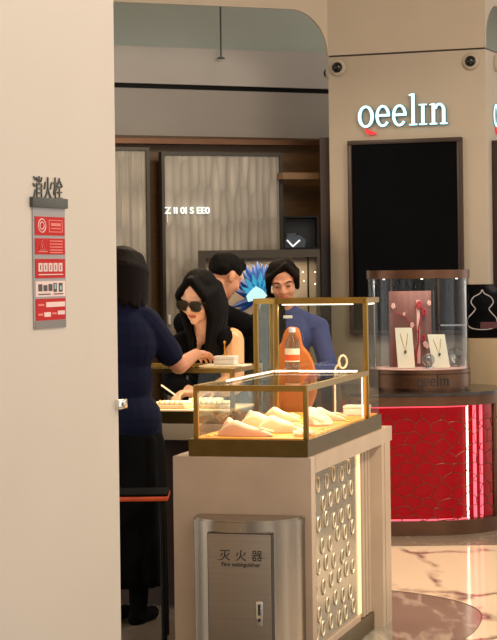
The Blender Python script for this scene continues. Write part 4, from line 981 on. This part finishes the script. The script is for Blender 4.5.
# person with sunglasses behind the counter
face2 = (-0.35, -0.93, 0)
h2 = V(198, 297, 9.78); hR2 = basis((-0.45, -0.82, -0.42), (0.10, 0, 1))
J2 = dict(pelvis=(-0.16, 10.08, 0.86), chest=(-0.19, 9.96, 1.13), neck=V(205, 331, 9.86), shL=V(232, 340, 9.92), shR=V(181, 345, 9.86), elL=(-0.085, 9.84, 0.98), elR=(-0.38, 9.84, 0.98), wrL=(-0.20, 9.78, 0.945), wrR=V(195, 393, 9.68),
          hipL=(-0.08, 10.08, 0.82), hipR=(-0.25, 10.1, 0.82), knL=(-0.08, 10.1, 0.46), knR=(-0.26, 10.12, 0.46), anL=(-0.08, 10.14, 0.08), anR=(-0.26, 10.16, 0.08))
b2, base2, Rb2 = figure('person', 'person with long black hair and dark sunglasses writing behind the sales counter', J2, face2, h2, hR2, 'skin2', 0.0045,
    [(J2['wrR'], (-0.75, -0.45, 0.05), (0.1, -0.2, -1), -1, 1.0), (J2['wrL'], (-0.5, -0.8, 0), (0, 0, -1), 1, 0.5)], 1.02)
mb = MB(); torso(mb, J2, Rb2, 0.012, top=False)
ch = Vector(J2['chest'])
mb.ell(ch - Vector((0, 0, 0.01)), (0.157, 0.114, 0.15), Rb2); mb.ell(ch + Rb2 @ Vector((0, -0.02, 0.06)), (0.12, 0.095, 0.10), Rb2)
for s in (-1, 1): mb.cap(ch + Rb2 @ Vector((s * 0.08, -0.02, 0.08)), Vector(J2['neck']) + Rb2 @ Vector((s * 0.075, 0, -0.03)), 0.06, 0.045)
wear('black_dress', mb, 'blackcloth', b2, base2)
for s in 'LR':
    mb = MB(); mb.cap(J2['sh' + s], J2['el' + s], 0.062, 0.058); mb.cap(J2['el' + s], Vector(J2['el' + s]).lerp(Vector(J2['wr' + s]), 0.5), 0.056, 0.05); mb.cap(Vector(J2['neck']).lerp(Vector(J2['sh' + s]), 0.62), J2['sh' + s], 0.055, 0.06)
    wear('satin_sleeve' if s == 'L' else 'dark_sleeve', mb, 'satin' if s == 'L' else 'blackcloth', b2, base2)
mb = MB(); mb.ell(hp(h2, hR2, (0, 0.03, 0.045)), (0.086, 0.098, 0.088), hR2); random.seed(9)
for s in (-1, 1):
    for k in range(16):
        f_ = k / 15; y = -0.058 + 0.15 * f_; x = s * (0.072 + 0.016 * math.sin(PI * f_)); st = hp(h2, hR2, (s * 0.010, -0.055 + 0.12 * f_, 0.112 - 0.02 * f_)); md = hp(h2, hR2, (x, y, 0.03)); lo = hp(h2, hR2, (x * 1.02, y + 0.03, -0.09))
        en = V((189 if s < 0 else 215) + (18 if s > 0 else -7) * (f_ - 0.5), 352 + random.uniform(-8, 10) + (8 if s > 0 else -4), 9.78 + 0.12 * f_)
        mb.cap(st, md, 0.02, 0.021, n=8); mb.cap(md, lo, 0.021, 0.022, n=8); mb.cap(lo, en, 0.022, 0.012, n=8)
wear('long_hair', mb, 'hair', b2, base2, 0.0045, 2)
def local_rect(mb, c, Rm, pts, y0, y1, k=1.0):
    T = Matrix.Translation(Vector(c)) @ Rm.to_4x4() @ Matrix(((k, 0, 0, 0), (0, 0, -k, 0), (0, k, 0, 0), (0, 0, 0, 1))); mb.prism(pts, y0, y1, T)
sg = MB()
for s in (-1, 1):
    o_ = [(s * 0.035 + 0.033 * math.copysign(abs(math.cos(R(a_))) ** 0.7, math.cos(R(a_))), -0.002 + 0.027 * math.copysign(abs(math.sin(R(a_))) ** 0.7, math.sin(R(a_)))) for a_ in range(0, 360, 15)]
    i_ = [(s * 0.035 + (x - s * 0.035) * 0.70, -0.002 + (z + 0.002) * 0.66) for x, z in o_]
    T = Matrix.Translation(h2 - base2) @ hR2.to_4x4() @ Matrix(((1, 0, 0, 0), (0, 0, -1, 0), (0, 1, 0, 0), (0, 0, 0, 1)))
    sg.ringprism(o_, i_, 0.094, 0.104, T)
    sg.tube([T @ Vector((s * 0.066, 0.012, 0.098)), T @ Vector((s * 0.078, 0.010, 0.06)), T @ Vector((s * 0.082, 0.006, -0.005))], 0.004, 6)
sg.tube([T @ Vector((-0.006, 0.006, 0.1)), T @ Vector((0, 0.009, 0.104)), T @ Vector((0.006, 0.006, 0.1))], 0.004, 6)
fr_ = sg.build('sunglasses_frame', 'frame_black', b2)
ln = MB()
for s in (-1, 1): ln.prism([(s * 0.035 + 0.027 * math.cos(R(a_)), -0.002 + 0.0215 * math.sin(R(a_))) for a_ in range(0, 360, 15)], 0.097, 0.100, T)
ln.build('lens', 'lens', fr_)
q = Vector(J2['wrR'])
t = thing('paper_pad', 'thick cream writing pad under the writing hand on the sales counter', 'notepad', (q.x - 0.07, q.y + 0.02, 0.8485), -0.2)
MB().box(-0.10, 0.10, -0.06, 0.07, 0, 0.02, 0.003).build('sheets', 'cream', t); MB().box(-0.102, 0.102, -0.062, 0.072, 0.0205, 0.024).build('cover_sheet', 'white', t)
# pen in the writing hand
q = Vector(J2['wrR']) + Vector((-0.085, -0.05, 0.0))
t = thing('pen', 'pale slim pen held in the writing hand behind the sales counter case', 'pen', q, 0)
MB().tube([(0.0, 0, -0.012), (-0.075, -0.02, 0.045)], 0.0042, 8).build('barrel', 'white', t)
MB().tube([(0.012, 0.004, -0.022), (0.0, 0, -0.012)], 0.001, 8, r1=0.0042).build('tip', 'gold', t)

# dark haired man turned away
face3 = (0.62, 0.75, 0); h3 = V(225, 276, 10.55); hR3 = basis((0.66, 0.62, -0.42), (0.12, 0, 1))
J3 = dict(pelvis=(-0.19, 10.62, 0.88), chest=(-0.17, 10.58, 1.16), neck=V(214, 306, 10.52), shR=(-0.0, 10.5, 1.24), shL=(-0.34, 10.68, 1.26), elR=(-0.01, 10.72, 1.0), elL=(-0.30, 10.86, 1.0), wrR=(-0.16, 10.78, 1.0), wrL=(-0.2, 10.92, 1.02),
          hipL=(-0.27, 10.66, 0.84), hipR=(-0.11, 10.58, 0.84), knL=(-0.27, 10.68, 0.46), knR=(-0.11, 10.6, 0.46), anL=(-0.27, 10.64, 0.08), anR=(-0.11, 10.56, 0.08))
b3, base3, Rb3 = figure('person', 'person with short black hair facing away, one ear showing, behind the sunglasses wearer', J3, face3, h3, hR3, 'skin', 0.006,
    [(J3['wrR'], (-0.8, 0.3, -0.1), (0, 0, -1), 1, 0.5), (J3['wrL'], (0.6, -0.3, -0.1), (0, 0, -1), -1, 0.5)], 1.0)
mb = MB(); torso(mb, J3, Rb3, 0.018); limbs(mb, J3, True, False, 0.014); wear('black_jacket', mb, 'blackcloth', b3, base3)
mb = MB(); limbs(mb, J3, False, True, 0.016); mb.ell(J3['pelvis'], (0.17, 0.125, 0.1), Rb3); wear('black_trousers', mb, 'blackcloth', b3, base3)
mb = MB(); mb.ell(hp(h3, hR3, (0, 0.014, 0.052)), (0.080, 0.099, 0.075), hR3); mb.ell(hp(h3, hR3, (0, 0.046, 0.028)), (0.075, 0.064, 0.06), hR3)
mb.ell(hp(h3, hR3, (0, -0.03, 0.085)), (0.066, 0.07, 0.04), hR3)
wear('short_hair', mb, 'hair', b3, base3, 0.005, 2)

# person in black jacket over blue, behind the kiosk
face4 = (-0.3, -0.95, 0); h4 = V(283, 282, 11.12); hR4 = basis((-0.02, -0.95, -0.30), (-0.08, 0, 1))
J4 = dict(pelvis=(0.20, 11.26, 0.90), chest=(0.20, 11.22, 1.17), neck=V(284, 308, 11.18), shR=V(249, 330, 11.14), shL=V(318, 328, 11.22), elR=(0.0, 11.14, 0.98), elL=(0.44, 11.08, 0.98), wrR=(0.17, 10.96, 0.98), wrL=(0.34, 10.88, 0.98),
          hipL=(0.28, 11.26, 0.86), hipR=(0.12, 11.26, 0.86), knL=(0.28, 11.26, 0.47), knR=(0.12, 11.26, 0.47), anL=(0.28, 11.30, 0.08), anR=(0.12, 11.30, 0.08))
b4, base4, Rb4 = figure('person', 'person with dark chin length hair in black and blue standing behind the kiosk', J4, face4, h4, hR4, 'skin', 0.0055,
    [(J4['wrR'], (0.3, -0.9, 0), (0, 0, -1), -1, 0.5), (J4['wrL'], (-0.3, -0.9, 0), (0, 0, -1), 1, 0.5)], 1.0)
mb = MB(); torso(mb, J4, Rb4, 0.016); mb.cap(J4['shL'], J4['elL'], 0.06, 0.052); mb.cap(J4['elL'], J4['wrL'], 0.052, 0.04); wear('blue_shirt', mb, 'bluecloth', b4, base4)
mb = MB(); ch = Vector(J4['chest']); mb.cap(J4['shR'], J4['elR'], 0.072, 0.062); mb.cap(J4['elR'], J4['wrR'], 0.06, 0.044)
mb.cap(Vector(J4['neck']).lerp(Vector(J4['shR']), 0.30), J4['shR'], 0.062, 0.07); mb.ell(ch + Rb4 @ Vector((-0.055, -0.045, -0.03)), (0.11, 0.155, 0.23), Rb4); mb.ell(ch + Rb4 @ Vector((-0.05, -0.03, 0.13)), (0.085, 0.13, 0.11), Rb4); mb.ell(ch + Rb4 @ Vector((-0.09, 0, -0.25)), (0.10, 0.135, 0.16), Rb4)
wear('black_jacket', mb, 'blackcloth', b4, base4)
mb = MB(); limbs(mb, J4, False, True, 0.018); mb.ell(J4['pelvis'], (0.18, 0.13, 0.12), Rb4); wear('black_trousers', mb, 'blackcloth', b4, base4)
mb = MB(); mb.ell(hp(h4, hR4, (0, 0.028, 0.05)), (0.086, 0.094, 0.080), hR4)
for s in (-1, 1):
    for k in range(12):
        f_ = k / 11; en = hp(h4, hR4, (s * 0.080, -0.04 + 0.12 * f_, 0.035)); mb.cap(hp(h4, hR4, (0.025, -0.058 + 0.11 * f_, 0.108 - 0.012 * f_)), en, 0.019, 0.018, n=8); mb.cap(en, hp(h4, hR4, (s * (0.076 + 0.01 * (s < 0)), 0.005 + 0.085 * f_, -0.04 if s > 0 else -0.06)), 0.018, 0.014, n=8)
wear('hair', mb, 'hair_brown', b4, base4, 0.005, 2)
eb = MB()
for s in (-1, 1):
    eb.tube([hp(h4, hR4, (s * 0.018, -0.093, 0.022)) - base4, hp(h4, hR4, (s * 0.032, -0.091, 0.028)) - base4, hp(h4, hR4, (s * 0.048, -0.078, 0.024)) - base4], 0.0035, 6)
eb.build('eyebrows', 'hair_brown', b4)
for s in (-1, 1):
    mb = MB(); mb.ell(hp(h4, hR4, (s * 0.031, -0.0868, 0.001)) - base4, (0.0125, 0.004, 0.0038), hR4, n=12); mb.build('eye', 'eye', b4)
q = V(288, 317, 11.04)
hits = MB(); hits.box(-0.025, 0.025, -0.003, 0.003, -0.008, 0.008, 0.001); o = hits.build('name_badge', 'white', b4, Vector((q.x, 11.07, q.z)) - base4)
